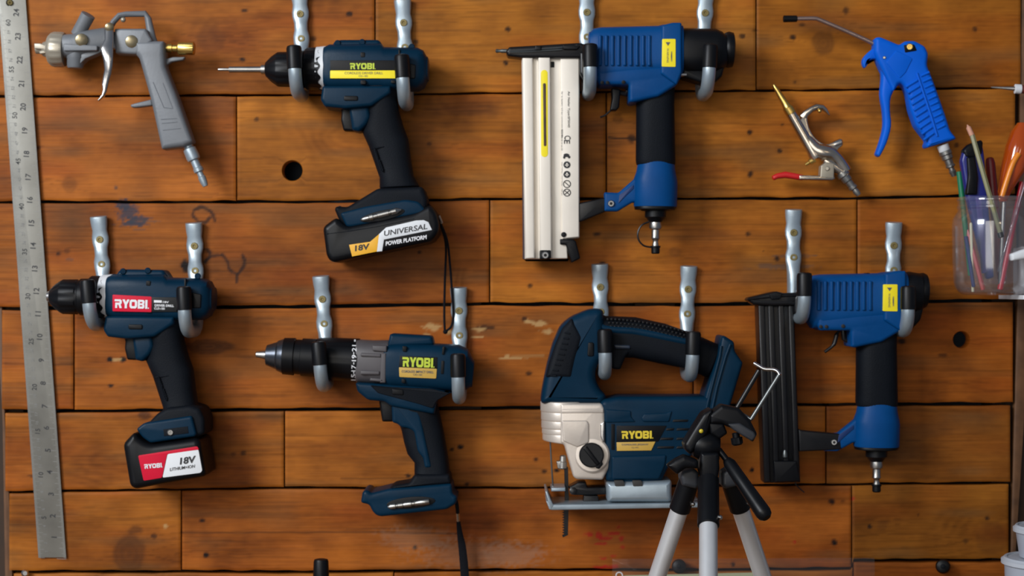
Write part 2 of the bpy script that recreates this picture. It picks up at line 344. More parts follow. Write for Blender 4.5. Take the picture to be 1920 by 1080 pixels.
def board_colour(X, Y, tint, bi):
    # warped long grain
    wy = Y + 10 * (vnoise(X / 260, Y / 60, bi) - .5) + 5 * (vnoise(X / 90, Y / 40, bi + 5) - .5)
    for kx, ky, rx, ry, st in KNOTS:
        dx = (X - kx) / (rx * 2.6); dy = (Y - ky) / (ry * 1.8); wy = wy + np.sign(dy + 1e-6) * ry * .7 * np.exp(-(dx*dx + dy*dy))
    g = vnoise(X / 300, wy / 4.2, bi + 9) * .35 + vnoise(X / 200, wy / 11, bi + 11) * .45 + vnoise(X / 240, wy / 2.3, bi + 17) * .20
    big = vnoise(X / 150, Y / 70, bi + 23); spot = vnoise(X / 46, Y / 34, bi + 29); fine = vnoise(X / 9, Y / 6, bi + 31)
    sw = vnoise(X / 240, Y / 62, bi + 33) * 30 + vnoise(X / 70, Y / 26, bi + 34) * 5
    fig = np.sin(sw * 1.9) * np.clip(vnoise(X / 200, Y / 90, bi + 35) * 1.6 - .45, 0, 1)      # cathedral figure
    fleck = vnoise(X / 26, Y / 3.2, bi + 36)
    v = .74 + .17 * g + .42 * (big - .5) + .36 * (spot - .5) + .10 * (fine - .5) + .055 * fig + .16 * (fleck - .5)
    v = np.clip(v, .25, 1.5)
    C = np.stack([.338 * v, .119 * v ** 1.12, .0150 * v ** 1.2], -1) * np.array(tint)
    # reddish and greyish blotches
    red = np.clip(vnoise(X / 110, Y / 40, bi + 37) - .45, 0, 1)[..., None]; C = C * (1 - red * np.array([.10, .38, .40]))
    gry = np.clip(vnoise(X / 130, Y / 26, bi + 41) - .62, 0, 1)[..., None] * 1.0; C = C * (1 - gry) + gry * np.array([.075, .055, .026])
    streak = np.clip(vnoise(X / 420, wy / 3.0, bi + 45) - .70, 0, 1)[..., None] * 2.0; C = C * (1 - np.clip(streak, 0, .22))
    for kx, ky, rx, ry, st in KNOTS:
        r = np.sqrt(((X - kx) / rx) ** 2 + ((Y - ky) / ry) ** 2) + .22 * (vnoise(X / 9, Y / 9, bi + 2) - .5)
        f = np.clip((1.15 - r) / .3, 0, 1) * st * (.90 + .10 * np.cos(r * 13)); f = f + np.exp(-((r - 1.1) / .16) ** 2) * st * .15
        f = np.clip(f, 0, .95)[..., None]; C = C * (1 - f) + f * np.array([.040, .014, .006])
    for mx, my, rx, ry, st in MARKS:
        r = np.sqrt(((X - mx) / rx) ** 2 + ((Y - my) / ry) ** 2) + .5 * (vnoise(X / 5, Y / 5, bi + 3) - .5)
        f = np.clip((1.25 - r) / .6, 0, 1)[..., None] * st; C = C * (1 - f) + f * np.array([.010, .006, .005])
    def polyd(pts):
        dm = np.full(X.shape, 1e9)
        for (ax, ay), (bx, by) in zip(pts[:-1], pts[1:]):
            ux, uy = bx - ax, by - ay; t = np.clip(((X - ax) * ux + (Y - ay) * uy) / (ux*ux + uy*uy + 1e-9), 0, 1)
            dm = np.minimum(dm, np.hypot(X - ax - t * ux, Y - ay - t * uy))
        return dm
    for pts in CURLS[:-1]:
        f = np.clip((4.2 - polyd(spline(pts, 4)) + 3.5 * (vnoise(X / 6, Y / 6, bi + 4) - .5)) / 3, 0, 1)[..., None] * .8; C = C * (1 - f) + f * np.array([.014, .008, .007])
    for pts, st in CRACKS:
        f = np.clip((2.6 - polyd(pts)) / 1.6, 0, 1)[..., None] * abs(st)
        C = C * (1 - f) + f * (np.array([.012, .007, .005]) if st > 0 else np.array([.32, .20, .08]))
    def blob(L, col, st, w=.9):
        nonlocal C
        for bx, by, rx, ry in L:
            r = np.sqrt(((X - bx) / rx) ** 2 + ((Y - by) / ry) ** 2) + w * (vnoise(X / 5, Y / 4, bi + 6) - .5)
            f = np.clip((1.15 - r) / .5, 0, 1)[..., None] * st; C = C * (1 - f) + f * np.array(col)
    blob(CHIPS, (.44, .27, .11), .8); blob(REDS, (.34, .010, .010), .75)
    blob([(240, 398, 20, 17), (258, 412, 24, 8), (232, 384, 14, 12), (250, 420, 30, 5)], (.030, .036, .052), .85)
    blob([(275, 415, 22, 3), (262, 430, 12, 2), (130, 487, 10, 3), (217, 352, 4, 5), (1465, 500, 60, 5), (1490, 480, 40, 3)], (.06, .05, .045), .5)
    blob([(900, 1040, 120, 30), (780, 1010, 70, 24), (960, 1040, 60, 20)], (.26, .17, .12), .22)
    return C
mv, mf, mc = [], [], []; base = 0
bi = 0
for r, row in enumerate(ROWS):
    for (x0, x1, tint) in row:
        bi += 3; sx = 3.0
        nx = int((x1 - x0) / sx); xs = np.linspace(x0 + 1.3, x1 - 1.3, nx)
        yt = np.interp(xs, *SEAM[r]) + GAPH[r] * .55; yb = np.interp(xs, *SEAM[r+1]) - GAPH[r+1] * .55
        yt = yt + 1.6 * (vnoise(xs / 40, xs * 0, bi + 50) - .5); yb = yb + 2.4 * (vnoise(xs / 30, xs * 0, bi + 51) - .5)
        ny = int((yb - yt).mean() / 3.0); t = np.linspace(0, 1, ny)
        X = np.repeat(xs[None, :], ny, 0); Y = yt[None, :] * (1 - t[:, None]) + yb[None, :] * t[:, None]
        d0 = rng.uniform(-.0012, .0008)
        edge = np.minimum(np.minimum(X - X[:, :1], X[:, -1:] - X), np.minimum(Y - yt[None], yb[None] - Y))
        dep = d0 - np.where(edge < 1.0, .0010, 0) + .0006 * (vnoise(X / 60, Y / 30, bi + 52) - .5)
        C = board_colour(X, Y, tint, bi)
        for hx, hy, hr in HOLES:
            if not (x0 + 60 < hx < x1 - 60 and yt.min() < hy < yb.max()): continue
            jc = int(np.argmin(abs(xs - hx))); ic = int(np.argmin(abs(Y[:, jc] - hy))); mm = int(hr / 3) + 3
            for di in range(-mm, mm + 1):
                for dj in range(-mm, mm + 1):
                    c_ = max(abs(di), abs(dj)); i_, j_ = ic + di, jc + dj
                    if c_ == mm: continue
                    an_ = math.atan2(di, dj); rr_ = hr if c_ >= mm - 2 else hr * .99
                    if c_ == mm - 1: rr_ = hr + 1.2
                    X[i_, j_] = hx + rr_ * math.cos(an_); Y[i_, j_] = hy + rr_ * math.sin(an_)
                    if c_ == mm - 2: dep[i_, j_] -= .001
                    if c_ == mm - 3: dep[i_, j_] = -.018
                    if c_ < mm - 3: dep[i_, j_] = -.06
        k = S * (1 - dep / D); k = S
        V = np.stack([(X - 960) * k, -dep, ZC + (540 - Y) * k], -1).reshape(-1, 3)
        i = np.arange(ny * nx).reshape(ny, nx)
        F = np.stack([i[1:, :-1], i[1:, 1:], i[:-1, 1:], i[:-1, :-1]], -1).reshape(-1, 4)
        fd = dep.reshape(-1); F = F[~(fd[F] < -.05).any(1)]      # open through-holes
        # the board's sides, going back to the battens
        loop = np.concatenate([i[0, :], i[1:, -1], i[-1, -2::-1], i[-2:0:-1, 0]])
        B = V[loop].copy(); B[:, 1] = .018; nl = len(loop); bidx = ny * nx + np.arange(nl)
        F2 = np.stack([loop, np.roll(loop, -1), np.roll(bidx, -1), bidx], -1)
        mv += [V, B]; mf += [F + base, F2 + base]; mc += [C.reshape(-1, 3), C.reshape(-1, 3)[loop] * .8]
        base += ny * nx + nl
V = np.concatenate(mv); F = np.concatenate(mf); C = np.concatenate(mc)
me = bpy.data.meshes.new('wall_boards')
me.vertices.add(len(V)); me.vertices.foreach_set('co', V.astype(np.float32).ravel())
me.loops.add(F.size); me.loops.foreach_set('vertex_index', F.astype(np.int32).ravel())
me.polygons.add(len(F)); me.polygons.foreach_set('loop_start', np.arange(0, F.size, 4, dtype=np.int32))
me.update(calc_edges=True); me.validate()
at = me.attributes.new('board', 'FLOAT_COLOR', 'POINT'); at.data.foreach_set('color', np.concatenate([C, np.ones((len(C), 1))], 1).astype(np.float32).ravel())
me.polygons.foreach_set('use_smooth', [True] * len(me.polygons)); me.set_sharp_from_angle(angle=math.radians(50))
wm = bpy.data.materials.new('stained_pine_boards'); wm.use_nodes = True; nt = wm.node_tree; b = nt.nodes['Principled BSDF']
an = nt.nodes.new('ShaderNodeAttribute'); an.attribute_name = 'board'
tc = nt.nodes.new('ShaderNodeTexCoord'); mp = nt.nodes.new('ShaderNodeMapping'); mp.inputs['Scale'].default_value = (14, 1, 520)
nz = nt.nodes.new('ShaderNodeTexNoise'); nz.inputs['Scale'].default_value = 1; nz.inputs['Detail'].default_value = 6
mr = nt.nodes.new('ShaderNodeMapRange'); mr.inputs['To Min'].default_value = .76; mr.inputs['To Max'].default_value = 1.24
mx = nt.nodes.new('ShaderNodeMix'); mx.data_type = 'RGBA'; mx.blend_type = 'MULTIPLY'; mx.inputs[0].default_value = 1
nt.links.new(tc.outputs['Object'], mp.inputs[0]); nt.links.new(mp.outputs[0], nz.inputs['Vector']); nt.links.new(nz.outputs['Fac'], mr.inputs['Value'])
nt.links.new(an.outputs['Color'], mx.inputs[6]); nt.links.new(mr.outputs[0], mx.inputs[7]); nt.links.new(mx.outputs[2], b.inputs['Base Color'])
bp = nt.nodes.new('ShaderNodeBump'); bp.inputs['Strength'].default_value = .35; bp.inputs['Distance'].default_value = .0008
nt.links.new(nz.outputs['Fac'], bp.inputs['Height']); nt.links.new(bp.outputs[0], b.inputs['Normal'])
b.inputs['Roughness'].default_value = .55; b.inputs['Specular IOR Level'].default_value = .12
me.materials.append(wm)
wall_boards = bpy.data.objects.new('wall_boards', me); COL.objects.link(wall_boards); wall_boards['kind'] = 'structure'
backm = mat('dark_batten', (.035, .018, .009), .8, var=.3)
plaster = mat('blue_gray_plaster', (.060, .078, .105), .7, bump=.2, bscale=60, var=.08)
dwood = mat('dark_stained_strip', (.11, .048, .018), .6, var=.3, vscale=60)
def struct(name, mb, m):
    o = mb.build(name, m); o['kind'] = 'structure'; return o
def slab(x0, x1, z0, z1, y0, y1):
    m = MB(); m.rings([[(x0, y0, z0), (x1, y0, z0), (x1, y1, z0), (x0, y1, z0)], [(x0, y0, z1), (x1, y0, z1), (x1, y1, z1), (x0, y1, z1)]]); return m
bm_ = MB()
for x in (-.60, -.385, -.08, .14, .36, .545):
    q = slab(x, x + .045, ZC - .45, ZC + .46, .0182, .060); o_ = len(bm_.v); bm_.v += q.v; bm_.f += [tuple(i + o_ for i in f) for f in q.f]
struct('wall_battens', bm_, backm)
hw = .084   # plaster wall behind
struct('wall_back', slab(-2.4, 2.4, 0.0, 2.9, .084, .13), plaster)
struct('floor', slab(-2.4, 2.4, 1.02, 1.08, -.75, .084), mat('worktop_wood', (.16, .085, .035), .5, var=.2))  # unseen worktop added below the frame for standing things, not a room floor
# frame strips at both ends of the boards
def strip(name, poly, d0, d1, m): return struct(name, MB().prism(poly, d0, d1, .001, 2, dref=0), m)
strip('trim_1', [(1920, -190), (1960, -190), (1938, 560), (1904, 1080), (1902, 1260), (1894, 1260), (1896, 1080), (1910, 560)], -.018, -.004, dwood)
strip('trim_2', [(-12, 560), (0, 560), (6, 780), (14, 930), (20, 1080), (20, 1260), (8, 1260), (6, 1080), (1, 780)], -.018, -.006, dwood)
# ---------------------------------------------------------------- hooks
HD = .0785                                            # depth of the hook's front arm
def hook_parts():
    sh = MB(); k = S
    # local coordinates in metres: origin at the lowest point, strap up the wall
    def pt(x, d, z): return Vector((x, -d, z))
    path = [(.0075, .1275, .0050, .0095), (.0070, .125, .0056, .0096), (.0066, .119, .0050, .0092), (.0062, .112, .0044, .0082), (.0060, .104, .0028, .0094), (.0062, .099, .0028, .0092), (.0066, .092, .0046, .0076),
            (.0068, .084, .0048, .0074), (.0064, .077, .0034, .0090), (.0064, .071, .0032, .0090), (.0070, .064, .0054, .0078), (.0075, .055, .0068, .0074), (.0075, .040, .0072, .0072), (.0075, .0300, .0072, .0072)]
    for a in range(1, 7):
        t = math.pi / 2 * a / 6; path.append((.0075 + .0226 * (1 - math.cos(t)), .0300 - .0228 * math.sin(t), .0072, .0072))
    for a in range(0, 7):
        t = math.pi / 2 * a / 6; path.append((HD - .0226 + .0226 * math.sin(t), .0072 + .0228 * (1 - math.cos(t)), .0072, .0072))
    path.append((HD, .036, .0072, .0072))
    R = []
    for i, (d, z, h, w) in enumerate(path):
        a = path[max(i-1, 0)]; c = path[min(i+1, len(path)-1)]
        t = Vector((0, -(c[0]-a[0]), c[1]-a[1])).normalized(); e2 = Vector((1, 0, 0)); e1 = t.cross(e2)
        R.append([pt(0, d, z) + e1 * h * math.cos(2*math.pi*j/20) + e2 * w * math.sin(2*math.pi*j/20) for j in range(20)])
    sh.rings(R)
    cap = MB(); R = []
    for z, r in ((.0310, .0078), (.0315, .0083), (.053, .0083), (.0555, .0074), (.0565, .005)):
        R.append([pt(r * math.cos(2*math.pi*j/20), HD + r * math.sin(2*math.pi*j/20), z) for j in range(20)])
    cap.rings(R)
    scs = []
    for z in (.1015, .074):
        m = MB(); R = []
        for d, r in ((.0075, .0042), (.0094, .0042), (.0102, .0036), (.0102, .0018), (.0092, .0012)):
            R.append([pt(r * math.cos(2*math.pi*j/16), d, z + r * math.sin(2*math.pi*j/16)) for j in range(16)])
        m.rings(R); scs.append(m)
    return sh, cap, scs
sh, cp, scs = hook_parts()
def plain(mb, name, m):
    o = mb.build(name, m); COL.objects.unlink(o); return o
H_sh = plain(sh, 'shaft', zinc); H_cp = plain(cp, 'rubber_cap', blackp); H_sc = [plain(m, 'screw', scrwb) for m in scs]
def hook(bx, by, sx, sy, label):
    """bx, by: lowest point of the front arm in the photo; sx, sy: a point on the strap's middle line"""
    P = W(bx, by, HD); T = W(sx, sy, 0)
    o = bpy.data.objects.new('storage_hook', None); COL.objects.link(o); o.location = (P.x, 0, P.z); o.empty_display_size = .02
    o.rotation_euler = (0, math.atan2(T.x - P.x, T.z - P.z), 0)
    o['label'] = label; o['category'] = 'hook'; o['group'] = 'galvanized tool hooks on the board wall'
    for src in [H_sh, H_cp] + H_sc:
        c = src.copy(); COL.objects.link(c); c.parent = o
hook(555, 183, 566, 60, 'galvanized hook under the chuck of the drill with the yellow strip label')
hook(758, 200, 758, 50, 'galvanized hook under the rear of the drill with the yellow strip label')
hook(1107, 180, 1100, 40, 'galvanized hook at the front of the nailer with the white magazine')
hook(1327, 181, 1320, 40, 'galvanized hook under the black rear cap of the white-magazine nailer')
hook(171, 622, 190, 440, 'galvanized hook under the chuck of the drill with the red label')
hook(348, 635, 367, 455, 'galvanized hook under the rear of the drill with the red label')
hook(604, 738, 606, 560, 'galvanized hook under the black collar of the drill without a battery')
hook(860, 761, 861, 580, 'galvanized hook under the rear end of the drill without a battery')
hook(1136, 715, 1125, 540, 'galvanized hook under the trigger end of the jigsaw handle')
hook(1297, 719, 1289, 540, 'galvanized hook under the back end of the jigsaw handle')
hook(1508, 609, 1486, 440, 'galvanized hook at the front of the nailer with the black magazine')
hook(1702, 634, 1673, 460, 'galvanized hook under the rear cap of the black-magazine nailer')

# ---------------------------------------------------------------- pistol drills (same machine twice)
def aff(ax, ay, bx, by, sx=1, sy=1, rot=0):
    c, s = math.cos(math.radians(rot)), math.sin(math.radians(rot))
    return lambda x, y: (bx + (x - ax) * sx * c - (y - ay) * sy * s, by + (x - ax) * sx * s + (y - ay) * sy * c)
DD = .0425
def pistol_drill(t):
    t.part('chuck', MB().lathe((497, 130, DD), (600, 130, DD), [(0, 9), (1, 13), (3, 15), (12, 24), (22, 31), (25, 32.5), (52, 33), (54, 31.5), (57, 31.5), (59, 34.5), (74, 35), (76, 30)], 60, flute=(9, 1.6, 12, 52, .55)), blackp)
    cl = t.part('clutch_ring', MB().lathe((572, 129, DD), (640, 129, DD), [(0, 30), (1, 37), (4, 39), (24, 40), (30, 41), (30, 36)], 72, wave=(12, 3, (4, 5)), flute=(24, .8, 3, 25, .3)), blackp)
    rg = t.part('torque_scale_ring', MB().lathe((594, 128, DD), (640, 128, DD), [(0, 38), (0, 39.6), (20, 41.5), (22, 40)], 64), white, label='off-white scale ring with numbers')
    m = MB()
    for s_, y in (('21', 108), ('17', 144)): m.text(s_, 609, y, 6, lambda x, y: DD + K(DD) * math.sqrt(max(42**2 - (XF[0](x, y)[1] - XF[0](609, 128)[1])**2, 1)), -90, 10, .02)
    for y in (118, 126, 134, 155): m.text('.', 608, y, 3.4, lambda x, y: DD + K(DD) * math.sqrt(max(42**2 - (XF[0](x, y)[1] - XF[0](609, 128)[1])**2, 1)))
    t.part('numerals', m, ink, rg)
    body = MB().loft([(612, 90, 612, 166, .0245), (620, 86, 620, 170, .0262), (716, 84, 716, 170, .0268), (722, 91, 722, 171, .0268), (784, 92, 784, 170, .0266), (795, 97, 795, 164, .024), (801, 108, 801, 152, .019)], DD, 4.2, 44)
    bo = t.part('motor_housing', body, teal)
    t.part('top_ridge', MB().prism(rnd([(624, 92), (628, 80), (640, 77), (712, 77), (722, 92)], 5), DD - .016, DD + .016, .004), teal)
    for x, y in ((633, 81), (772, 88), (679, 79)): t.part('screw_boss', MB().lathe((x, y, DD + .010), (x, y, DD + .03), [(0, 6), (12, 6), (14, 4.5)], 16), teal)
    m = MB()
    for p in (rect(676, 98, 684, 107), rect(676, 150, 686, 158), rect(733, 150, 741, 156)): m.prism(rnd(p, 2), DD + .02, DD + .0272, .0004)
    t.part('vent_slot', m, blackp)
    t.part('band', MB().prism(rect(747, 93, 750, 112), DD + .02, DD + .0268, .0004), blackp)
    t.part('air_outlet', MB().prism(rnd([(762, 118), (780, 122), (779, 148), (762, 148)], 3), DD + .02, DD + .0275, .001), blackp)
    m = MB().prism(rnd([(608, 164), (604, 190), (612, 203), (650, 207), (700, 202), (735, 178), (735, 164)], 4), DD - .022, DD + .0245, .004)
    th = t.part('trigger_housing', m, teal)
    t.part('direction_switch', MB().prism(rnd(rect(645, 180, 671, 189), 3), DD + .02, DD + .026, .0008), blackp, th)
    t.part('trigger', MB().prism(rnd([(637, 200), (660, 200), (666, 247), (645, 246), (640, 226), (641, 212)], 3), DD - .009, DD + .009, .003), blackp)
    t.part('trigger_guard_panel', MB().prism(rnd([(655, 200), (693, 199), (697, 222), (690, 236), (676, 249), (662, 246)], 4), DD - .016, DD + .0165, .005), teal, label='smooth blue panel beside the trigger')
    g = MB().loft([(668, 168, 749, 164, .0225), (682, 190, 744, 186, .022), (690, 215, 748, 208, .0195), (679, 247, 757, 238, .0185), (692, 276, 766, 262, .0185), (703, 308, 771, 300, .0185), (712, 334, 776, 330, .019), (712, 352, 786, 348, .021)], DD, 2.5, 36)
    t.part('grip', g, rubber)
    m = MB()
    for i in range(5):
        pts = [(707 + 1.5*i - 5*math.cos(a*.5), 290 + 4*i + 16*math.sin(a*.5 - 1), DD + .0186) for a in range(8)]
        m.tube(pts, 1.3, 6)
    m.tube([(696, 279, DD + .018), (720, 275, DD + .0183)], 1.3, 6)
    t.part('grip_ribs', m, rubber)
# first: yellow strip label, wide battery
XF[0] = lambda x, y: (x, y)
c3 = Q(560, 300, 3.176)
t = Thing('cordless_drill', 'blue cordless drill with yellow strip label and wide black UNIVERSAL battery', 'drill', 660, 170, DD, 'blue cordless pistol drills')
pistol_drill(t)
t.part('screwdriver_bit', MB().lathe((409, 130.4, DD), (500, 130.4, DD), [(0, 2.2), (3, 3), (20, 3.2), (21, 6), (80, 6.2), (81, 9), (92, 9.5)], 6 * 4), steel, label='long steel screwdriver bit in the chuck')
lb = t.part('name_plate', MB().prism(rect(619, 113, 744, 133), DD + .02, DD + .0272, .0003), blackp)
t.part('lettering', logo(680, 124, 46, 11.5, DD + .0276), lime, lb)
ys = t.part('label_strip', MB().prism(rnd(rect(619, 132, 744, 147), 2), DD + .02, DD + .0273, .0003), yel, label='yellow label strip')
t.part('lettering', MB().text('CORDLESS DRIVER DRILL', 682, 137, 4.4, DD + .0276, 0, 72).text('CD-182', 681, 142.5, 3.4, DD + .0276, 0, 17), inkg, ys)
t.part('battery_foot', MB().prism(rnd(c3((225, 300), (232, 282), (262, 282), (300, 285), (480, 175), (745, 165), (772, 240), (768, 300), (320, 402), (290, 400), (250, 360)), 6), DD - .027, DD + .029, .005), rubber)
ft = t.part('foot_side_panel', MB().prism(rnd(c3((250, 318), (400, 280), (640, 238), (720, 250), (760, 300), (740, 322), (318, 402), (290, 398)), 7), DD, DD + .0312, .003), teal)
t.part('lamp_boss', MB().ball(637, 392, DD + .01, 6), teal, ft)
t.part('bit_slot', MB().prism(ell(717, 404, 43, 9.5, rot=-12), DD + .01, DD + .0317, .0004), blackp, ft)
t.part('double_ended_bit', MB().lathe((678, 412, DD + .033), (755, 392.5, DD + .033), [(0, 2), (3, 4), (14, 4.6), (15, 6), (22, 6), (23, 4.4), (30, 4.4), (31, 5.4), (52, 5.4), (53, 4), (56, 4), (57, 6), (66, 6), (67, 6.8), (77, 1.5)], 18), steel, label='silver double-ended bit')
bt = t.part('battery', MB().prism(rnd(c3((158, 405), (238, 345), (300, 402), (700, 318), (790, 270), (828, 320), (846, 390), (840, 440), (800, 490), (225, 612), (198, 600), (180, 570)), 8), .006, DD + .033, .006), blackp)
t.part('housing_seam', MB().tube([(*p, DD + .0325) for p in c3((170, 440), (300, 425), (480, 395), (690, 350))], 1.2, 6), rubber, bt)
FB = DD + .0334
t.part('voltage_panel', MB().prism(c3((300, 505), (425, 487), (480, 440), (467, 545), (318, 575)), DD, FB, .0002), orange, bt, label='orange corner of the battery label')
t.part('label_panel', MB().prism(c3((478, 442), (520, 402), (700, 360), (745, 358), (772, 370), (794, 416), (508, 474), (497, 543), (464, 546)), DD, FB, .0002), white, bt, label='white part of the battery label')
t.part('lettering', MB().text('18V', 560 + 378/3.176, 300 + 520/3.176, 11, FB + .0004, -8.5, 29, .03, shear=.15).text('UNIVERSAL', 560 + 636/3.176, 300 + 416/3.176, 10, FB + .0004, -9.5, 82, .012, shear=.2), ink, bt)
t.part('lettering', MB().text('POWER PLATFORM', 560 + 640/3.176, 300 + 478/3.176, 8, FB + .0004, -9.5, 79, .035, shear=.2), wlet, bt, label='white lettering')
# wrist cord
m = MB(); m.tube([(x, y, d) for x, y, d in spline([(801, 383, .055), (812, 392, .06), (821, 408, .06), (829, 430, .05), (836, 462, .03), (834, 530, .014), (833, 590, .010), (834, 620, .010)], 6)], 2.2, 8)
m.tube([(x, y, d) for x, y, d in spline([(823, 412, .062), (838, 450, .04), (844, 500, .02), (848, 555, .012), (850, 590, .010), (846, 612, .010), (834, 622, .010)], 6)], 2.2, 8)
m.ball(835, 622, .010, 4.5)
t.part('wrist_cord', m, strapm)
t.part('cord_clip', MB().tube([(822, 404, .063), (828, 418, .058)], 3.2, 10), chrome)

# second: red label
AF = aff(497, 130, 93, 556, 1.008, 1.0, .8); XF[0] = AF
t = Thing('cordless_drill', 'blue cordless drill with red label and square red and white battery label', 'drill', 660, 170, DD, 'blue cordless pistol drills')
pistol_drill(t)
t.part('chuck_nose', MB().lathe((493, 130, DD), (520, 130, DD), [(0, 5), (0, 9), (6, 11)], 32), chrome, label='chrome ring at the chuck tip')
c8 = Q(60, 380, 3.857); c9 = Q(180, 600, 3.273); XF[0] = lambda x, y: (x, y)
pl = t.part('name_plate', MB().prism(c8((865, 683), (1062, 684), (1062, 790), (865, 790)), DD + .02, DD + .0272, .0003), blackp)
t.part('lettering', MB().text('18V', 311, 566.5, 3.8, DD + .0276, 1.5, 11, .02).text('DRIVER DRILL', 308, 573, 4.4, DD + .0276, 1.5, 36, .03).text('CLD-180', 299, 578.5, 4, DD + .0276, 1.5, 20, .02), wlet, pl)
t.part('emblem', MB().prism(rrect(296, 565.3, 15, 4.6, 1.5), DD + .02, DD + .0275, .0002), wlet, pl)
rl = t.part('brand_label', MB().prism(rnd(c8((582, 665), (865, 680), (864, 792), (582, 786)), 2), DD + .02, DD + .0273, .0003), redl, label='red label')
t.part('lettering', logo(247, 570, 62, 16.5, DD + .0278, 1.5), wlet, rl)
t.part('neck', MB().prism(rnd(c9((330, 640), (400, 565), (460, 530), (600, 515), (660, 535), (690, 600), (690, 690), (620, 720)), 6), .012, DD + .027, .005), rubber)
ft = t.part('battery_foot', MB().prism(rnd(c9((272, 660), (320, 622), (612, 578), (640, 690), (630, 705), (360, 745), (312, 712)), 5), DD - .025, DD + .031, .003), teal)
t.part('bit_slot', MB().prism(rrect(180 + 490/3.273, 600 + 683/3.273, 46, 13, -7), DD, DD + .0316, .0003), rubber, ft)
t.part('foot_screw', MB().lathe((319.5, 811, DD + .029), (319.5, 811, .2), [(0, 6), (6, 6), (8, 4.5), (8, 2), (6, 1.5)], 20), steel, ft, label='bright screw head')
bt = t.part('battery', MB().prism(rnd(c9((196, 748), (268, 672), (310, 725), (365, 752), (640, 712), (668, 730), (702, 930), (690, 945), (270, 1022), (238, 1000)), 8), .006, DD + .034, .007), blackp)
FB = DD + .0346
t.part('brand_panel', MB().prism(rnd(c9((258, 832), (622, 775), (632, 797), (437, 823), (405, 968), (292, 987)), 3), DD, FB, .0002), redl, bt, label='red part of the battery label')
t.part('label_panel', MB().prism(rnd(c9((439, 823), (628, 794), (652, 925), (640, 938), (408, 968)), 3), DD, FB, .0002), white, bt, label='white part of the battery label')
t.part('lettering', logo(180 + 352/3.273, 600 + 895/3.273, 33, 8.5, FB + .0005, -5), wlet, bt, label='white lettering')
t.part('lettering', MB().text('18V', 180 + 563/3.273, 600 + 860/3.273, 13, FB + .0005, -8, 32, .035, shear=.2).text('LITHIUM+ION', 180 + 530/3.273, 600 + 907/3.273, 6, FB + .0005, -8, 48, .01, shear=.2), ink, bt)

# ---------------------------------------------------------------- impact drill
c = Q(460, 510, 4.0); cb = Q(640, 720, 3.0)
DI = .0425; P0 = (460 + 75/4, 510 + 618/4, DI); P1 = (460 + 1060/4, 510 + 675/4, DI)
t = Thing('cordless_drill', 'blue impact drill without a battery, gray gear case and long black chuck', 'drill', 700, 690, DI)
L4 = lambda *pr: [((a - 75) / 4, r / 4) for a, r in pr]
t.part('chuck_jaws', MB().lathe(P0, P1, L4((76, 10), (82, 22), (120, 28), (165, 36)), 24), steel, label='silver chuck jaws')
t.part('chuck_nose', MB().lathe(P0, P1, L4((155, 62), (160, 76), (235, 104), (240, 112), (252, 118), (290, 132), (292, 120)), 48), mat('blued_steel', (.10, .11, .13), .25, metal=.9, var=.1), label='polished dark steel nose')
t.part('chuck_sleeve', MB().lathe(P0, P1, L4((285, 120), (288, 137), (370, 141), (374, 130), (422, 131), (426, 141), (528, 143), (532, 130)), 72, flute=(36, .7, 54, 114, 0)), blackp)
cr = t.part('clutch_ring', MB().lathe(P0, P1, L4((528, 130), (534, 146), (560, 154), (700, 161), (850, 165), (860, 150)), 64, flute=(8, 1.2, 117, 158, .75)), blackp)
m = MB()
for s_, y in (('15', 790), ('17', 722), ('19', 645), ('21', 572)):
    m.text(s_, 460 + (815 + (y - 650) * -.03)/4, 510 + y/4, 8.5, lambda x, y: DI + K(DI) * math.sqrt(42.5**2 - min(abs(y - 676), 41)**2), -88, 12, .015)
for y in (755, 685, 610): m.text('-', 460 + 813/4, 510 + y/4, 1.6, lambda x, y: DI + K(DI) * math.sqrt(42**2 - min(abs(y - 676), 41)**2), -90, 4, .02)
m.text('I', 460 + 822/4, 510 + 514/4, 3, lambda x, y: DI + K(DI) * math.sqrt(42**2 - min(abs(y - 676), 41)**2), -90, 4, .03)
t.part('numerals', m, wlet, cr)
gh = t.part('gear_housing', MB().loft([(460 + 850/4, 510 + 505/4, 460 + 845/4, 510 + 828/4, .0235), (460 + 960/4, 510 + 512/4, 460 + 950/4, 510 + 835/4, .0245), (460 + 1075/4, 510 + 510/4, 460 + 1060/4, 510 + 845/4, .025)], DI, 2.8, 40), ggear, label='dark gray gear housing with ribs')
m = MB()
for p in (((955, 548), (1064, 552), (1062, 600), (955, 590)), ((868, 605), (1020, 612), (1020, 640), (866, 632)), ((866, 735), (1010, 742), (1010, 770), (864, 768)), ((1020, 612), (1058, 605), (1055, 830), (1012, 830)), ((940, 790), (1040, 800), (1038, 825), (935, 815))):
    m.prism(rnd(c(*p), 2), DI + .012, DI + .0262, .0015)
t.part('gear_rib', m, ggear, gh)
bo = t.part('motor_housing', MB().loft([(460 + 1062/4, 510 + 535/4, 460 + 1045/4, 510 + 860/4, .0255), (460 + 1150/4, 510 + 530/4, 460 + 1135/4, 510 + 862/4, .0268), (460 + 1410/4, 510 + 535/4, 460 + 1385/4, 510 + 880/4, .0268), (460 + 1600/4, 510 + 545/4, 460 + 1575/4, 510 + 893/4, .0262), (460 + 1672/4, 510 + 580/4, 460 + 1652/4, 510 + 884/4, .0235), (460 + 1712/4, 510 + 660/4, 460 + 1692/4, 510 + 860/4, .017)], DI, 4, 44), teal)
t.part('top_ridge', MB().prism(rnd(c((1070, 560), (1090, 465), (1110, 460), (1405, 478), (1420, 545)), 5), DI - .016, DI + .018, .004), teal)
m = MB()
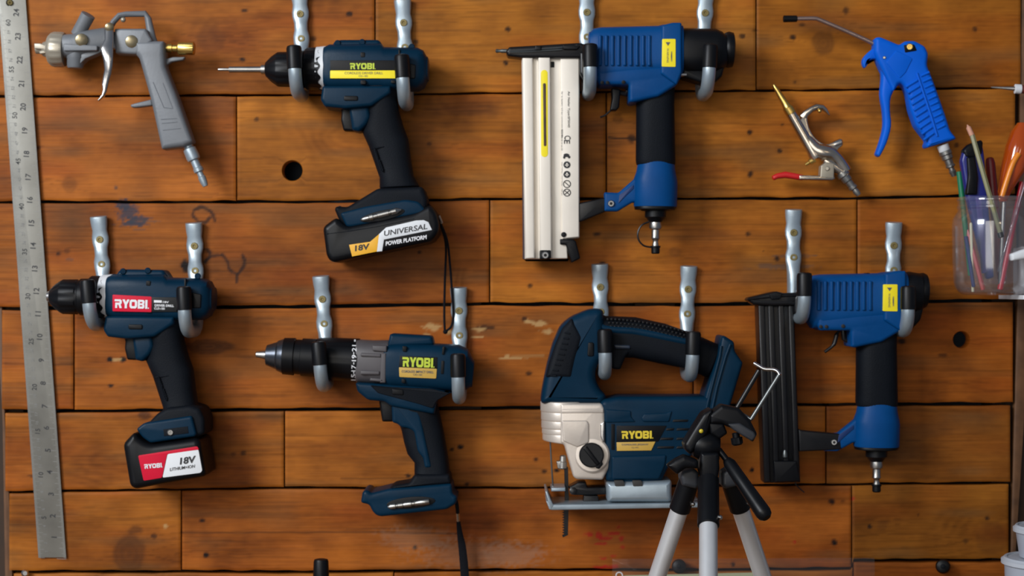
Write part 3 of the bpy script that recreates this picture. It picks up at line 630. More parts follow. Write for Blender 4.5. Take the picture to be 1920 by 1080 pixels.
for p in (((1178, 555), (1212, 560), (1205, 600), (1178, 595)), ((1172, 800), (1200, 802), (1198, 835), (1170, 832)), ((1470, 665), (1492, 665), (1486, 765), (1465, 765)), ((1478, 560), (1497, 560), (1490, 620), (1474, 620))): m.prism(rnd(c(*p), 2), DI + .02, DI + .0274, .0004)
t.part('vent_slot', m, blackp)
t.part('air_outlet', MB().prism(rnd(c((1556, 650), (1600, 660), (1640, 690), (1636, 720), (1560, 720)), 2), DI + .015, DI + .0274, .001), blackp)
pl = t.part('name_plate', MB().prism(c((1160, 628), (1440, 640), (1440, 725), (1152, 715)), DI + .02, DI + .0271, .0003), blackp)
t.part('lettering', logo(460 + 1298/4, 510 + 678/4, 58, 18, DI + .0276, 2.2), lime, pl)
ys = t.part('label_strip', MB().prism(rnd(c((1152, 714), (1437, 726), (1431, 800), (1155, 788)), 2), DI + .02, DI + .0272, .0003), gold, label='gold label strip')
t.part('lettering', MB().text('CORDLESS IMPACT DRILL', 460 + 1292/4, 510 + 748/4, 4.6, DI + .0276, 1.5, 60, .02).text('CID-182', 460 + 1292/4, 510 + 770/4, 3.4, DI + .0276, 1.5, 17), inkg, ys)
th = t.part('trigger_housing', MB().prism(rnd(c((835, 822), (1060, 835), (1400, 862), (1560, 900), (1520, 905), (1440, 960), (1425, 1060), (1100, 1000), (1050, 965), (930, 955), (850, 890)), 5), DI - .022, DI + .0245, .004), teal)
t.part('housing_inlay', MB().prism(rnd(c((940, 845), (1100, 860), (1400, 870), (1540, 905), (1440, 960), (1410, 1020), (1300, 985), (1000, 905)), 4), DI, DI + .0254, .001), rubber, th, label='black rubber inlay above the trigger')
t.part('direction_switch', MB().prism(rnd(c((1105, 870), (1190, 880), (1190, 920), (1105, 915)), 3), DI, DI + .0264, .0008), blackp, th)
t.part('trigger', MB().prism(rnd(cb((212, 85), (292, 80), (298, 210), (232, 210), (222, 150)), 3), DI - .009, DI + .009, .003), blackp)
t.part('grip', MB().loft([(640 + 300/3, 720 + 90/3, 640 + 535/3, 720 + 90/3, .0215), (640 + 318/3, 720 + 200/3, 640 + 560/3, 720 + 190/3, .0195), (640 + 340/3, 720 + 260/3, 640 + 575/3, 720 + 260/3, .0185), (640 + 352/3, 720 + 320/3, 640 + 586/3, 720 + 320/3, .0185), (640 + 372/3, 720 + 390/3, 640 + 598/3, 720 + 390/3, .0185), (640 + 412/3, 720 + 440/3, 640 + 605/3, 720 + 440/3, .0188), (640 + 412/3, 720 + 510/3, 640 + 612/3, 720 + 510/3, .02), (640 + 370/3, 720 + 555/3, 640 + 620/3, 720 + 560/3, .022)], DI, 3.0, 36), rubber)
t.part('grip_panel', MB().prism(rnd(cb((285, 90), (432, 98), (470, 270), (512, 465), (472, 468), (462, 410), (432, 375), (412, 262), (380, 245), (340, 240), (320, 220), (290, 212)), 5), DI - .01, DI + .0203, .003), teal, label='blue panel down the front of the grip')
ft = t.part('battery_foot', MB().prism(rnd(cb((118, 655), (128, 595), (145, 583), (165, 588), (178, 600), (280, 575), (625, 548), (632, 605), (656, 620), (652, 658), (598, 692), (232, 732), (205, 725), (185, 705), (165, 665)), 5), DI - .028, DI + .029, .004), teal)
t.part('foot_cover', MB().prism(rnd(cb((272, 582), (300, 560), (390, 545), (420, 500), (612, 500), (622, 552)), 4), DI - .022, DI + .026, .004), rubber, ft)
t.part('bit_slot', MB().prism(ell(640 + 392/3, 720 + 668/3, 46, 11, rot=-5), DI, DI + .0295, .0004), blackp, ft)
t.part('double_ended_bit', MB().lathe((640 + 262/3, 720 + 692/3, DI + .031), (640 + 495/3, 720 + 660/3, DI + .031), [(0, 2), (5, 5), (14, 5), (15, 3.6), (18, 3.6), (19, 4.6), (28, 4.8), (29, 3.8), (32, 5), (44, 5.4), (45, 4), (50, 4), (51, 5), (60, 5), (61, 5.6), (77, 5.6), (78, 5)], 18), steel, label='silver double-ended bit')
t.part('cord_clip', MB().tube([(640 + 654/3, 720 + 722/3, .035), (640 + 657/3, 720 + 770/3, .03)], 3.4, 10), chrome, label='silver crimp on the wrist strap')
m = MB(); m.tube([(x, y, d) for x, y, d in spline([(640 + 640/3, 720 + 645/3, .04), (640 + 650/3, 720 + 680/3, .04), (640 + 654/3, 720 + 725/3, .035)], 4)], 3.6, 10)
m.tube([(x, y, d) for x, y, d in spline([(640 + 657/3, 720 + 768/3, .03), (640 + 668/3, 720 + 850/3, .022), (640 + 680/3, 720 + 920/3, .018), (640 + 695/3, 1080, .016), (875, 1150, .016)], 5)], [3.5, 4, 4.5, 5, 5.4, 5.8, 6.2, 6.6, 7, 7.3, 7.6, 7.8, 8, 8.2, 8.3, 8.4, 8.4, 8.4, 8.4, 8.4, 8.4], 10, flat=2.4)
t.part('wrist_strap', m, strapm)
# ---------------------------------------------------------------- two air nailers
n4 = Q(900, 20, 3.84); n5 = Q(940, 250, 4.155); DN = .0425
def nailer_body(t):
    b = MB().loft([(1106, 62, 1106, 148, .021), (1112, 56, 1112, 158, .0235), (1126, 53.5, 1126, 160, .025), (1232, 51, 1232, 142, .0255), (1240, 49, 1240, 146, .0265), (1270, 46.5, 1270, 148, .0265), (1276, 50, 1276, 142, .025)], DN, 4, 44)
    bo = t.part('cylinder_housing', b, nblue)
    m = MB()
    for i in range(9):
        x = 1122 + i * 11.5
        m.prism(rnd(rect(x, 66, x + 6.5, 124), 2.5), DN + .02, DN + .0272, .0016)
    t.part('cooling_rib', m, nblue, bo)
    t.part('lower_housing', MB().prism(rnd([(1118, 132), (1276, 128), (1275, 146), (1266, 163), (1233, 184), (1184, 195), (1178, 193), (1177, 162), (1124, 162), (1118, 152)], 3), DN - .022, DN + .0235, .004), nblue)
    t.part('rear_collar', MB().prism(rnd([(1238, 52), (1258, 47), (1275, 47), (1276, 140), (1266, 163), (1236, 142)], 3), DN - .02, DN + .0282, .003), nblue, bo)
    for x, y, r in ((1129, 155, 3.4), (1139, 155, 3.4), (1169, 154, 3.6)): t.part('housing_screw', MB().lathe((x, y, DN + .02), (x, y, .2), [(0, r), (7.1, r), (7.3, r * .6)], 14), blackp)
    m = MB().prism(rnd([(1205, 53), (1212, 50), (1218, 53), (1216, 60), (1208, 60)], 2), DN - .008, DN + .012, .001)
    t.part('top_plug', m, blackp)
    ys = t.part('warning_label', MB().prism(rnd(n4((1312, 203), (1409, 203), (1409, 405), (1309, 403)), 2), DN + .02, DN + .0288, .0003), yel, label='yellow warning sticker')
    m = MB().text('WARNING', 1252, 104, 4, DN + .0291, 90, 27)
    m.prism([(1248, 79), (1257, 79), (1252.5, 86)], DN + .0288, DN + .0291, .00005, 1); m.text('!', 1259, 106, 2.5, DN + .0291, 90, 22)
    t.part('lettering', m, inkg, ys)
    t.part('grip', MB().loft([(1192, 176, 1265, 160, .0185), (1193, 200, 1264, 195, .0185), (1192, 300, 1266, 300, .0185), (1193, 307, 1266, 307, .0175)], DN, 2.6, 40), rubber)
    t.part('grip_end', MB().loft([(1196, 304, 1264, 304, .0178), (1193, 322, 1266, 322, .0186), (1188, 336, 1269, 336, .0195), (1188, 345, 1270, 345, .0198), (1188, 385, 1269, 386, .0195), (1190, 389, 1268, 389, .0188)], DN, 2.4, 40), nblue)
    ar = t.part('magazine_arm', MB().prism(rnd(n5((800, 460), (910, 465), (1040, 350), (1075, 350), (1075, 540), (1020, 540), (905, 610), (800, 608)), 3), DN - .007, DN + .007, .003), nblue)
    t.part('arm_web', MB().prism(rnd(n5((912, 545), (920, 480), (1030, 400), (1030, 430), (945, 510)), 1.5), DN, DN + .0078, .0003), mat('deep_blue_recess', (.0015, .022, .11), .5), ar)
    t.part('end_plate', MB().loft([(1189, 388, 1269, 389, .0195), (1190, 392, 1266, 393, .0195)], DN, 2.4, 40, .0005), blackp)
    t.part('end_cap', MB().lathe((1229, 392, DN), (1229, 500, DN), [(0, 28), (3, 27), (4, 20), (15, 20), (17, 17), (21, 14), (24, 12)], 32), blackp)
    t.part('air_plug', MB().lathe((1229, 414, DN), (1229, 500, DN), [(0, 8), (3, 11), (11, 12), (15, 11), (17, 7.5), (31, 7.5), (33, 8.5), (36, 6), (40, 5), (44, 6.5), (50, 6)], 24), steel)
    t.part('plug_cap', MB().lathe((1229, 461, DN), (1229, 500, DN), [(0, 9.5), (3, 9.5), (4, 8), (13, 8), (15, 6.5)], 24), blackp)
# white-magazine nailer
XF[0] = lambda x, y: (x, y)
t = Thing('air_nailer', 'blue air nailer with a long off-white aluminium magazine and round black rear cap', 'nail gun', 1180, 120, DN, 'blue air nailers')
nailer_body(t)
t.part('rear_cap', MB().loft([(1274, 54, 1274, 140, .024), (1340, 55, 1340, 140, .024), (1352, 60, 1352, 134, .022), (1358, 66, 1358, 128, .019)], DN, 2.8, 36), blackp)
t.part('exhaust_deflector', MB().lathe((1354, 93, DN), (1400, 94, DN), [(0, 26), (3, 30), (8, 33), (12, 34), (20, 32), (22, 25)], 48), blackp)
t.part('rear_skirt', MB().prism(rnd([(1278, 130), (1356, 128), (1352, 145), (1338, 158), (1322, 160), (1276, 146)], 4), DN - .015, DN + .014, .003), blackp)
t.part('cap_bolt', MB().lathe((1276, 140, DN + .012), (1300, 140, DN + .012), [(0, 4), (11, 4), (11.5, 3)], 14), chrome)
nz_ = t.part('nose', MB().prism(rnd(n4((185, 300), (210, 268), (720, 238), (770, 255), (815, 280), (790, 330), (760, 350), (300, 347), (200, 335)), 3), DN - .012, DN + .012, .003), gunblk)
m = MB()
for p in (((395, 255), (440, 255), (442, 290), (395, 292)), ((590, 252), (650, 248), (720, 258), (700, 285), (600, 285))): m.prism(rnd(n4(*p), 2), DN, DN + .0155, .001)
t.part('quick_release_latch', m, blackp, nz_)
t.part('release_wire', MB().tube([(*p, DN + .0135) for p in n4((215, 290), (330, 285), (400, 278), (560, 268), (700, 250))], 1.5, 8).tube([(*p, DN + .0135) for p in n4((215, 300), (330, 297), (400, 292), (590, 280))], 1.5, 8), dsteel, nz_)
t.part('driver_tip', MB().lathe((900 + 112/3.84, 20 + 290/3.84, DN), (960, 20 + 291/3.84, DN), [(0, 2.5), (2, 4), (9, 3), (11, 4), (24, 4)], 16), dsteel)
t.part('front_bracket', MB().prism(rnd([(1086, 100), (1112, 96), (1124, 112), (1118, 166), (1098, 160), (1086, 140)], 3), DN - .012, DN + .016, .003), gunblk)
t.part('trigger', MB().prism(rnd(n4((945, 560), (1010, 570), (1000, 700), (980, 722), (935, 722), (948, 640)), 2), DN - .008, DN + .008, .002), blackp)
t.part('trigger_spring', MB().tube([(*p, DN) for p in n4((1005, 590), (1050, 600), (1060, 580))], 5, 10).tube([(*p, DN) for p in n4((945, 715), (900, 755), (865, 768))], 1.8, 8), gunblk)
# magazine: three long faces at different heights
M0, M1 = .020, .052
mg = t.part('magazine', MB().prism(rnd([(978, 110), (1086, 109), (1086, 446), (1062, 449), (1064, 485), (984, 486)], 2), M0, M1 - .006, .0015), alu)
t.part('side_rail', MB().prism([(979, 110), (999, 110), (1003, 485), (984, 486)], M0, M1, .0022), alu, mg)
t.part('center_rail', MB().prism([(1009, 110), (1031, 110), (1034, 483), (1012, 484)], M0, M1 + .001, .0016), alu, mg)
t.part('label_plate', MB().prism(rnd([(1050, 112), (1085, 112), (1085, 445), (1054, 448)], 1), M0, M1 - .002, .0014), alu, mg)
sl = t.part('nail_window', MB().prism(rnd(ell(1020.5, 138, 6.6, 7, 20)[10:20] + [(1027, 138), (1027.5, 288)] + ell(1021, 288, 6.6, 6.5, 20)[0:10] + [(1014.5, 288), (1014, 138)], .5), M1 - .004, M1 + .0013, .0002), yel, mg, label='yellow strip around the nail slot')
t.part('nail_slot', MB().prism(rnd([(1018, 156), (1023.5, 156), (1024.5, 274), (1019.5, 274)], 2.4), M1 - .004, M1 + .0016, .0001), mat('nail_strip_brown', (.06, .028, .018), .5, var=.4, vscale=90), sl)
m = MB().text('Air Nailer Type:SF5040', 1066, 205, 5, M1 - .0016, 90, 68, .008).text('Air to battery 6.0 bar connection 0.7 MPa', 1053.5, 215, 3.6, M1 - .0016, 90, 88)
m.text('WEEE-REG DE 34 min 2.0', 1053.5, 262, 3, M1 - .0016, 90, 40).text('C', 1064, 258, 12, M1 - .0016, 90, 7.5, .012).text('E', 1063, 266, 11, M1 - .0016, 90, 7, .012)
m.text('max 7.0 bar / 5.0-7.0 bar / 100 psi', 1053.5, 335, 3, M1 - .0016, 90, 62)
for y, kind in ((309, 0), (327, 0), (361, 1), (345, 2)):
    ring = []
    for i in range(24):
        a = 2 * math.pi * i / 24; ring.append((1063 + 6.6 * math.cos(a), y + 6.6 * math.sin(a)))
    if kind == 0:
        m.prism(ring, M1 - .002, M1 - .0016, .00005, 1)
    else:
        m.tube([(x, yy, M1 - .0018) for x, yy in ring + ring[:1]], .9, 6)
        m.tube([(1059, y - 3.5, M1 - .0018), (1067, y + 3.5, M1 - .0018)], .9, 6)
        if kind == 1: m.tube([(1067, y - 3.5, M1 - .0018), (1059, y + 3.5, M1 - .0018)], .9, 6)
m.prism(ell(1062, 291, 5.5, 3.4, 16), M1 - .002, M1 - .0016, .00005, 1); m.prism(ell(1067, 294.5, 2.6, 2.6, 12), M1 - .002, M1 - .0016, .00005, 1); m.prism(ell(1058, 295, 2.3, 2.8, 12), M1 - .002, M1 - .0016, .00005, 1)
t.part('lettering', m, ink, mg, label='dark printed text and symbols')
m = MB()
for y in (309, 327): m.prism(rrect(1063, y, 3, 6.5), M1 - .0017, M1 - .0013, .00005, 1).prism(rrect(1063, y + .5, 7, 1.5), M1 - .0017, M1 - .0013, .00005, 1)
t.part('symbol_cutout', m, alu, mg)
t.part('magazine_slot', MB().prism(rnd(rrect(1036, 121, 7, 11), 1), M0, M1 - .0055, .0004), blackp, mg)
t.part('magazine_bolt', MB().lathe((1057, 440, M1 - .004), (1057, 440, .2), [(0, 5), (4.6, 5), (5, 3.5)], 18), blackp, mg)
t.part('magazine_latch', MB().prism(rnd(n5((455, 825), (560, 828), (580, 845), (613, 975), (545, 1010), (500, 872), (455, 868)), 2), M0, M1 - .001, .002), blackp, mg)
t.part('end_bracket', MB().prism(rnd(n5((297, 912), (385, 912), (385, 978), (297, 985)), 3), M0, M1 + .002, .001), blackp, mg)
t.part('end_screw', MB().lathe((1022.5, 478.5, M1), (1022.5, 478.5, .2), [(0, 7), (5, 7), (6.5, 5.5)], 20), bolt, mg)
t.part('bolt_socket', MB().lathe((1022.5, 478.5, M1 + .0035), (1022.5, 478.5, .2), [(0, 3.2), (.8, 3.2)], 6), blackp, mg)
m = MB().prism(rnd([(979, 300), (985, 300), (986, 489), (1064, 489), (1066, 486), (980, 486)], .5), M0 - .002, M0 + .004, .0005)
t.part('magazine_liner', m, mat('dark_maroon', (.022, .008, .014), .5), mg)
t.part('magazine_bracket', MB().prism(rnd(n5((600, 545), (810, 500), (810, 612), (620, 690), (600, 690)), 2), DN - .006, DN + .0055, .002), gunblk)
t.part('bracket_bolt', MB().lathe((940 + 855/4.155, 250 + 547/4.155, DN + .006), (940 + 855/4.155, 250 + 547/4.155, .2), [(0, 6.5), (4, 6.5), (6, 5.2)], 20), bolt)
t.part('bolt_socket', MB().lathe((940 + 855/4.155, 250 + 547/4.155, DN + .0092), (940 + 855/4.155, 250 + 547/4.155, .2), [(0, 3), (.8, 3)], 6), blackp)
m = MB(); m.tube([(x, y, DN) for x, y in spline(n5((1150, 690), (1095, 715), (1065, 770), (1070, 830), (1110, 875), (1170, 888)), 6)], 1.7, 8)
t.part('cap_tether', m, gunblk)
# black-magazine nailer
XF[0] = aff(1108, 54, 1517, 515, 1.045, .965)
t = Thing('air_nailer', 'blue air nailer with a black ribbed magazine behind the tripod clamp', 'nail gun', 1180, 120, DN, 'blue air nailers')
nailer_body(t)
XF[0] = lambda x, y: (x, y)
e1 = Q(1370, 380, 3.6); e2 = Q(1390, 640, 3.6)
t.part('rear_cap', MB().loft([(1690, 512, 1690, 590, .024), (1704, 509, 1704, 590, .024), (1722, 512, 1722, 585, .022)], DN, 2.6, 36), blackp)
t.part('exhaust_deflector', MB().lathe((1718, 545, DN), (1760, 546, DN), [(0, 25), (2, 31), (5, 33), (12, 34), (18, 31), (20, 24)], 48), blackp)
t.part('rear_skirt', MB().prism(rnd([(1690, 570), (1728, 576), (1722, 600), (1705, 618), (1688, 612)], 4), DN - .015, DN + .014, .003), blackp)
nz_ = t.part('nose', MB().prism(rnd(e1((100, 655), (112, 640), (250, 608), (300, 598), (350, 610), (470, 605), (540, 560), (560, 640), (540, 690), (270, 697), (150, 690)), 3), DN - .012, DN + .012, .003), gunblk)
t.part('nose_plate', MB().prism(rnd(e1((255, 615), (300, 600), (345, 615), (330, 650), (270, 655)), 2), DN, DN + .015, .001).tube([(*p, DN + .0125) for p in e1((115, 655), (250, 640), (360, 632), (440, 628))], 1.5, 8), blackp, nz_)
t.part('front_bracket', MB().prism(rnd(e1((420, 640), (470, 570), (545, 560), (575, 600), (600, 720), (560, 780), (440, 800), (420, 740)), 3), DN - .012, DN + .013, .003), gunblk)
mg = t.part('magazine', MB().prism(rnd([(1418, 572), (1486, 572), (1498, 903), (1430, 904)], 2), M0, M1 - .006, .0015), gunblk)
for a, b_ in ((1419, 1431), (1437, 1448), (1456, 1467), (1475, 1485)):
    t.part('magazine_rail', MB().prism([(a, 572), (b_, 572), (b_ + 11, 902), (a + 11, 902)], M0, M1 - .001, .0016), gunblk, mg)
t.part('magazine_end', MB().prism(rnd([(1447, 862), (1490, 862), (1497, 900), (1450, 902)], 2), M0, M1 + .002, .0016), blackp, mg)
t.part('follower_spring', MB().lathe((1472, 858, M1 + .0005), (1472, 700, M1), [(0, 2), (1, 5), (8, 5), (14, 3)], 14), dsteel, mg)
t.part('magazine_bracket', MB().prism(rnd(e2((380, 590), (410, 600), (660, 622), (672, 725), (640, 732), (385, 742)), 2), DN - .006, DN + .0075, .002), gunblk)
t.part('bracket_bolt', MB().lathe((1390 + 627/3.6, 640 + 682/3.6, DN + .007), (1390 + 627/3.6, 640 + 682/3.6, .2), [(0, 5.6), (4, 5.6), (5.5, 4.4)], 20), bolt)
t.part('bolt_socket', MB().lathe((1390 + 627/3.6, 640 + 682/3.6, DN + .0099), (1390 + 627/3.6, 640 + 682/3.6, .2), [(0, 3), (.8, 3)], 6), blackp)
t.part('trigger', MB().tube([(*p, DN) for p in spline(e1((745, 855), (720, 880), (705, 930), (690, 965), (635, 1008)), 5)], [2.5]*6 + [4]*9 + [3]*6, 10), gunblk)
t.part('trigger_spring', MB().tube([(*p, DN) for p in e1((760, 860), (765, 920), (790, 930))], 5, 10), gunblk)
t.part('loose_wire', MB().tube([(*p, .03) for p in spline(e2((360, 940), (375, 975), (425, 1020)), 5)], 1.2, 6), gunblk)

# ---------------------------------------------------------------- jigsaw
j1 = Q(980, 490, 3.6); j2 = Q(990, 720, 3.6); DJ = .0450
J1 = lambda x, y: (980 + x / 3.6, 490 + y / 3.6)
J2 = lambda x, y: (990 + x / 3.6, 720 + y / 3.6)
def js(*rows):        # sections in the J1 enlargement
    return [(*J1(a, b), *J1(c_, d_), *r) for a, b, c_, d_, *r in rows]
t = Thing('jigsaw', 'dark blue cordless jigsaw with silver gear case and black textured handle', 'jigsaw', 1180, 780, DJ)
t.part('front_housing', MB().prism(rnd(j1((120, 955), (128, 880), (140, 810), (165, 690), (200, 560), (250, 440), (290, 400), (335, 368), (440, 325), (505, 316), (540, 330), (545, 420), (560, 640), (510, 680), (485, 740), (490, 800), (520, 860), (565, 905), (550, 958)), 7), DJ - .026, DJ + .026, .010, 5), teal)
t.part('front_grip', MB().prism(rnd(j1((262, 445), (330, 378), (408, 505), (395, 560), (368, 640), (332, 790), (152, 780), (172, 690), (212, 560)), 5), DJ - .0265, DJ + .0275, .007, 4), rubber)
m = MB()
for i in range(9):
    f = i / 8; a = J1(262 - 100 * f, 478 + 290 * f); b_ = J1(318 - 95 * f + 12 * math.sin(f * 3), 488 + 285 * f)
    m.tube([(a[0], a[1], DJ + .0215), ((a[0] + b_[0]) / 2, (a[1] + b_[1]) / 2, DJ + .0272), (b_[0], b_[1], DJ + .0276)], 1.8, 8)
t.part('grip_rib', m, rubber)
t.part('handle_shell', MB().loft(js((480, 330, 480, 600, .021), (560, 368, 540, 650, .021), (760, 376, 740, 650, .0215), (960, 420, 925, 690, .0215), (1160, 490, 1110, 725, .0215), (1320, 560, 1230, 780, .021)), DJ, 3, 36), rubber)
m = MB()
for i in range(22):
    for k in range(3):
        f = i / 21 + k * .02
        x = 575 + 560 * f; y = 392 + 24 * k + 95 * f ** 1.5 - 6 * math.sin(f * 3)
        m.prism(ell(*J1(x, y), 2.6, 2.6, 8), DJ + .01, DJ + .0212 - .0010 * (2 - k), .0006, 2)
t.part('handle_texture', m, blackp)
m = MB().tube([(*J1(*p), DJ + .0205) for p in spline([(505, 400), (540, 445), (620, 462), (740, 470), (860, 490), (1000, 520), (1120, 545), (1180, 550)], 5)], [4.5 + 2*math.sin(i/35*3.1) for i in range(36)], 10, flat=4)
t.part('handle_stripe', m, teal)
t.part('lock_button', MB().prism(rnd(j1((440, 545), (478, 545), (478, 640), (434, 640)), 4), DJ + .01, DJ + .0275, .001), blackp)
t.part('trigger', MB().prism(rnd(j1((560, 560), (730, 570), (730, 600), (690, 640), (655, 728), (600, 722), (590, 640)), 4), DJ - .010, DJ + .0195, .003), rubber)
t.part('trigger_lamp', MB().prism(rnd(j1((610, 560), (725, 565), (728, 590), (620, 590)), 4), DJ + .01, DJ + .0225, .002), mat('dusky_plastic', (.02, .03, .05), .4))
t.part('rear_mount', MB().prism(rnd(j1((1325, 505), (1345, 497), (1412, 540), (1415, 600), (1470, 680), (1465, 700), (1375, 1000), (1190, 1000), (1220, 880), (1300, 640)), 5), DJ - .028, DJ + .028, .004), teal)
m = MB().tube([(*J1(*p), DJ + .0285) for p in ((1340, 570), (1330, 640), (1275, 850), (1240, 990))], 3, 10).tube([(*J1(*p), DJ + .0285) for p in ((1400, 560), (1370, 640), (1310, 850), (1280, 990))], 3, 10)
t.part('battery_rail', m, teal)
t.part('motor_housing', MB().prism(rnd([*j2((480, 120), (505, 95), (545, 90)), *j1((640, 905), (1230, 905)), *j2((1230, 90), (1200, 260), (1090, 480), (940, 545), (890, 640), (700, 662), (520, 640), (500, 300))], 5), DJ - .030, DJ + .030, .006, 4), teal)
t.part('upper_ridge', MB().prism(rnd(j2((520, 165), (690, 175), (690, 215), (720, 250), (520, 255)), 3), DJ, DJ + .0315, .0012), teal)
t.part('clip_recess', MB().prism(rnd(j2((760, 225), (780, 195), (930, 190), (965, 175), (945, 250), (770, 250)), 3), DJ, DJ + .0315, .0012), teal)
t.part('lower_panel', MB().prism(rnd(j2((560, 480), (930, 470), (920, 540), (880, 635), (560, 640)), 5), DJ, DJ + .0318, .002), teal)
m = MB()
for a, b_, y in ((975, 1075, 248), (930, 980, 306), (1000, 1080, 306), (890, 975, 370), (1000, 1070, 370), (870, 980, 428), (1000, 1060, 428)):
    m.prism(rnd(j2((a + 8, y - 8), (b_ + 8, y - 8), (b_, y + 8), (a, y + 8)), 1), DJ, DJ + .0307, .0003)
t.part('side_slot', MB().prism(rnd(j2((562, 270), (585, 270), (585, 445), (562, 445)), 1), DJ, DJ + .0307, .0003), blackp)
t.part('vent_slot', m, blackp)
pl = t.part('name_plate', MB().prism(j2((598, 282), (935, 282), (878, 388), (598, 390)), DJ, DJ + .0309, .0003), blackp)
t.part('lettering', logo(990 + 738/3.6, 720 + 343/3.6, 57, 14.5, DJ + .0314, -.5), ylet, pl)
ys = t.part('label_strip', MB().prism(j2((598, 394), (860, 389), (832, 449), (600, 452)), DJ, DJ + .031, .0003), gold, label='gold label strip')
t.part('lettering', MB().text('CORDLESS JIGSAW', 990 + 722/3.6, 720 + 410/3.6, 3.9, DJ + .0314, -.5, 50, .02).text('CJ-182', 990 + 722/3.6, 720 + 430/3.6, 3, DJ + .0314, 0, 13), inkg, ys)
gc = t.part('gear_case', MB().prism(rnd(j2((214, 121), (490, 122), (512, 160), (512, 385), (552, 465), (542, 550), (497, 632), (322, 628), (300, 610), (240, 400), (214, 385)), 4), DJ - .027, DJ + .0300, .003), castal, label='silver cast gear case')
m = MB()
for y0, y1, x0, e in ((122, 176, 84, 0), (190, 234, 88, 0), (249, 288, 90, 0), (302, 326, 94, 0), (337, 368, 98, 30)):
    m.loft([(*J2(x0, y0), *J2(400, y0), .0292), (*J2(x0, y1), *J2(400, y1 + e), .0292)], DJ, 2.0, 48, .0015)
m.loft([(*J2(102, 124), *J2(390, 124), .0275), (*J2(110, 360), *J2(390, 385), .0275)], DJ, 2.0, 48, .001)
t.part('nose_ring', m, castal, gc)
t.part('case_panel', MB().prism(rnd(j2((225, 240), (395, 240), (408, 262), (408, 390), (330, 420), (235, 380)), 3), DJ, DJ + .0318, .0015).prism(rnd(j2((222, 165), (505, 160), (505, 190), (222, 192)), 1), DJ, DJ + .0310, .0010), castal, gc)
t.part('case_edge', MB().prism(rnd(j2((484, 262), (512, 240), (512, 385), (498, 385), (484, 350)), 2), DJ, DJ + .0322, .0015), chrome, gc)
kx, ky = J2(432, 480)
kr = t.part('dial_ring', MB().lathe((kx, ky, DJ + .025), (kx, ky, .3), [(0, 34), (9, 33), (12, 30), (12.5, 24)], 48), castal)
t.part('orbit_dial', MB().lathe((kx - 1, ky, DJ + .03), (kx - 1, ky, .3), [(0, 23.5), (14, 23), (16, 21)], 40).prism(rnd(j2((455, 500), (500, 520), (505, 540), (480, 572), (455, 565)), 2), DJ + .03, DJ + .040, .001).prism(rrect(kx - 1, ky + 1, 8, 42, -38), DJ + .03, DJ + .0415, .0015), blackp)
t.part('blade_guard', MB().tube([(*J2(150, 388), DJ), (*J2(156, 500), DJ), (*J2(168, 690), DJ)], 1.6, 8), dsteel)
t.part('blade_clamp', MB().lathe((*J2(236, 480), DJ), (*J2(232, 600), DJ), [(0, 4), (2, 6), (12, 6.5), (13, 8), (24, 8), (26, 6)], 20).prism(rnd(j2((190, 520), (225, 515), (228, 575), (200, 570)), 2), DJ - .004, DJ + .004, .001), steel)
te = [(270, 560), (276, 780), (270, 1020), (236, 1036)]
for i in range(12): te += [(230, 1020 - i * 17), (246, 1012 - i * 17)]
te += [(248, 780), (244, 560)]
t.part('saw_blade', MB().prism(j2(*te), DJ - .0007, DJ + .0007, .0002, 1), gunblk, label='black toothed saw blade')
t.part('shoe_linkage', MB().prism(rnd(j2((275, 690), (340, 655), (390, 655), (395, 690), (525, 688), (525, 738), (400, 745), (300, 742)), 3), DJ - .012, DJ + .014, .002).prism(rnd(j2((375, 745), (470, 748), (478, 790), (370, 790)), 2), DJ - .01, DJ + .012, .001).lathe((*J2(305, 722), DJ + .01), (*J2(305, 722), .2), [(0, 7), (9, 7), (10, 5)], 18), gunblk)
t.part('base_shoe', MB().prism(rnd(j2((118, 770), (130, 768), (160, 792), (1155, 782), (1155, 812), (160, 830), (140, 826)), 1.5), DJ - .033, DJ + .036, .0012).prism(rnd(j2((112, 706), (126, 702), (150, 760), (170, 800), (150, 826)), 1), DJ - .033, DJ + .0362, .0008).prism(rnd(j2((155, 690), (250, 688), (250, 712), (155, 714)), 1), DJ - .02, DJ + .02, .001), zinc)
bx = t.part('shoe_bracket', MB().prism(rnd(j2((522, 650), (955, 640), (960, 655), (958, 775), (940, 784), (530, 782)), 4), DJ - .02, DJ + .0345, .007, 5), zinc)
m = MB()
for a in (582, 704): m.prism(rnd(j2((a, 652), (a + 64, 652), (a + 74, 690), (a + 5, 692)), 3), DJ, DJ + .0352, .0004)
t.part('bracket_slot', m, mat('slot_brown', (.03, .028, .026), .6), bx)
t.part('shoe_bolt', MB().lathe((*J2(1105, 765), DJ + .02), (*J2(1105, 765), .2), [(0, 5), (16, 5), (18, 3)], 16), chrome)
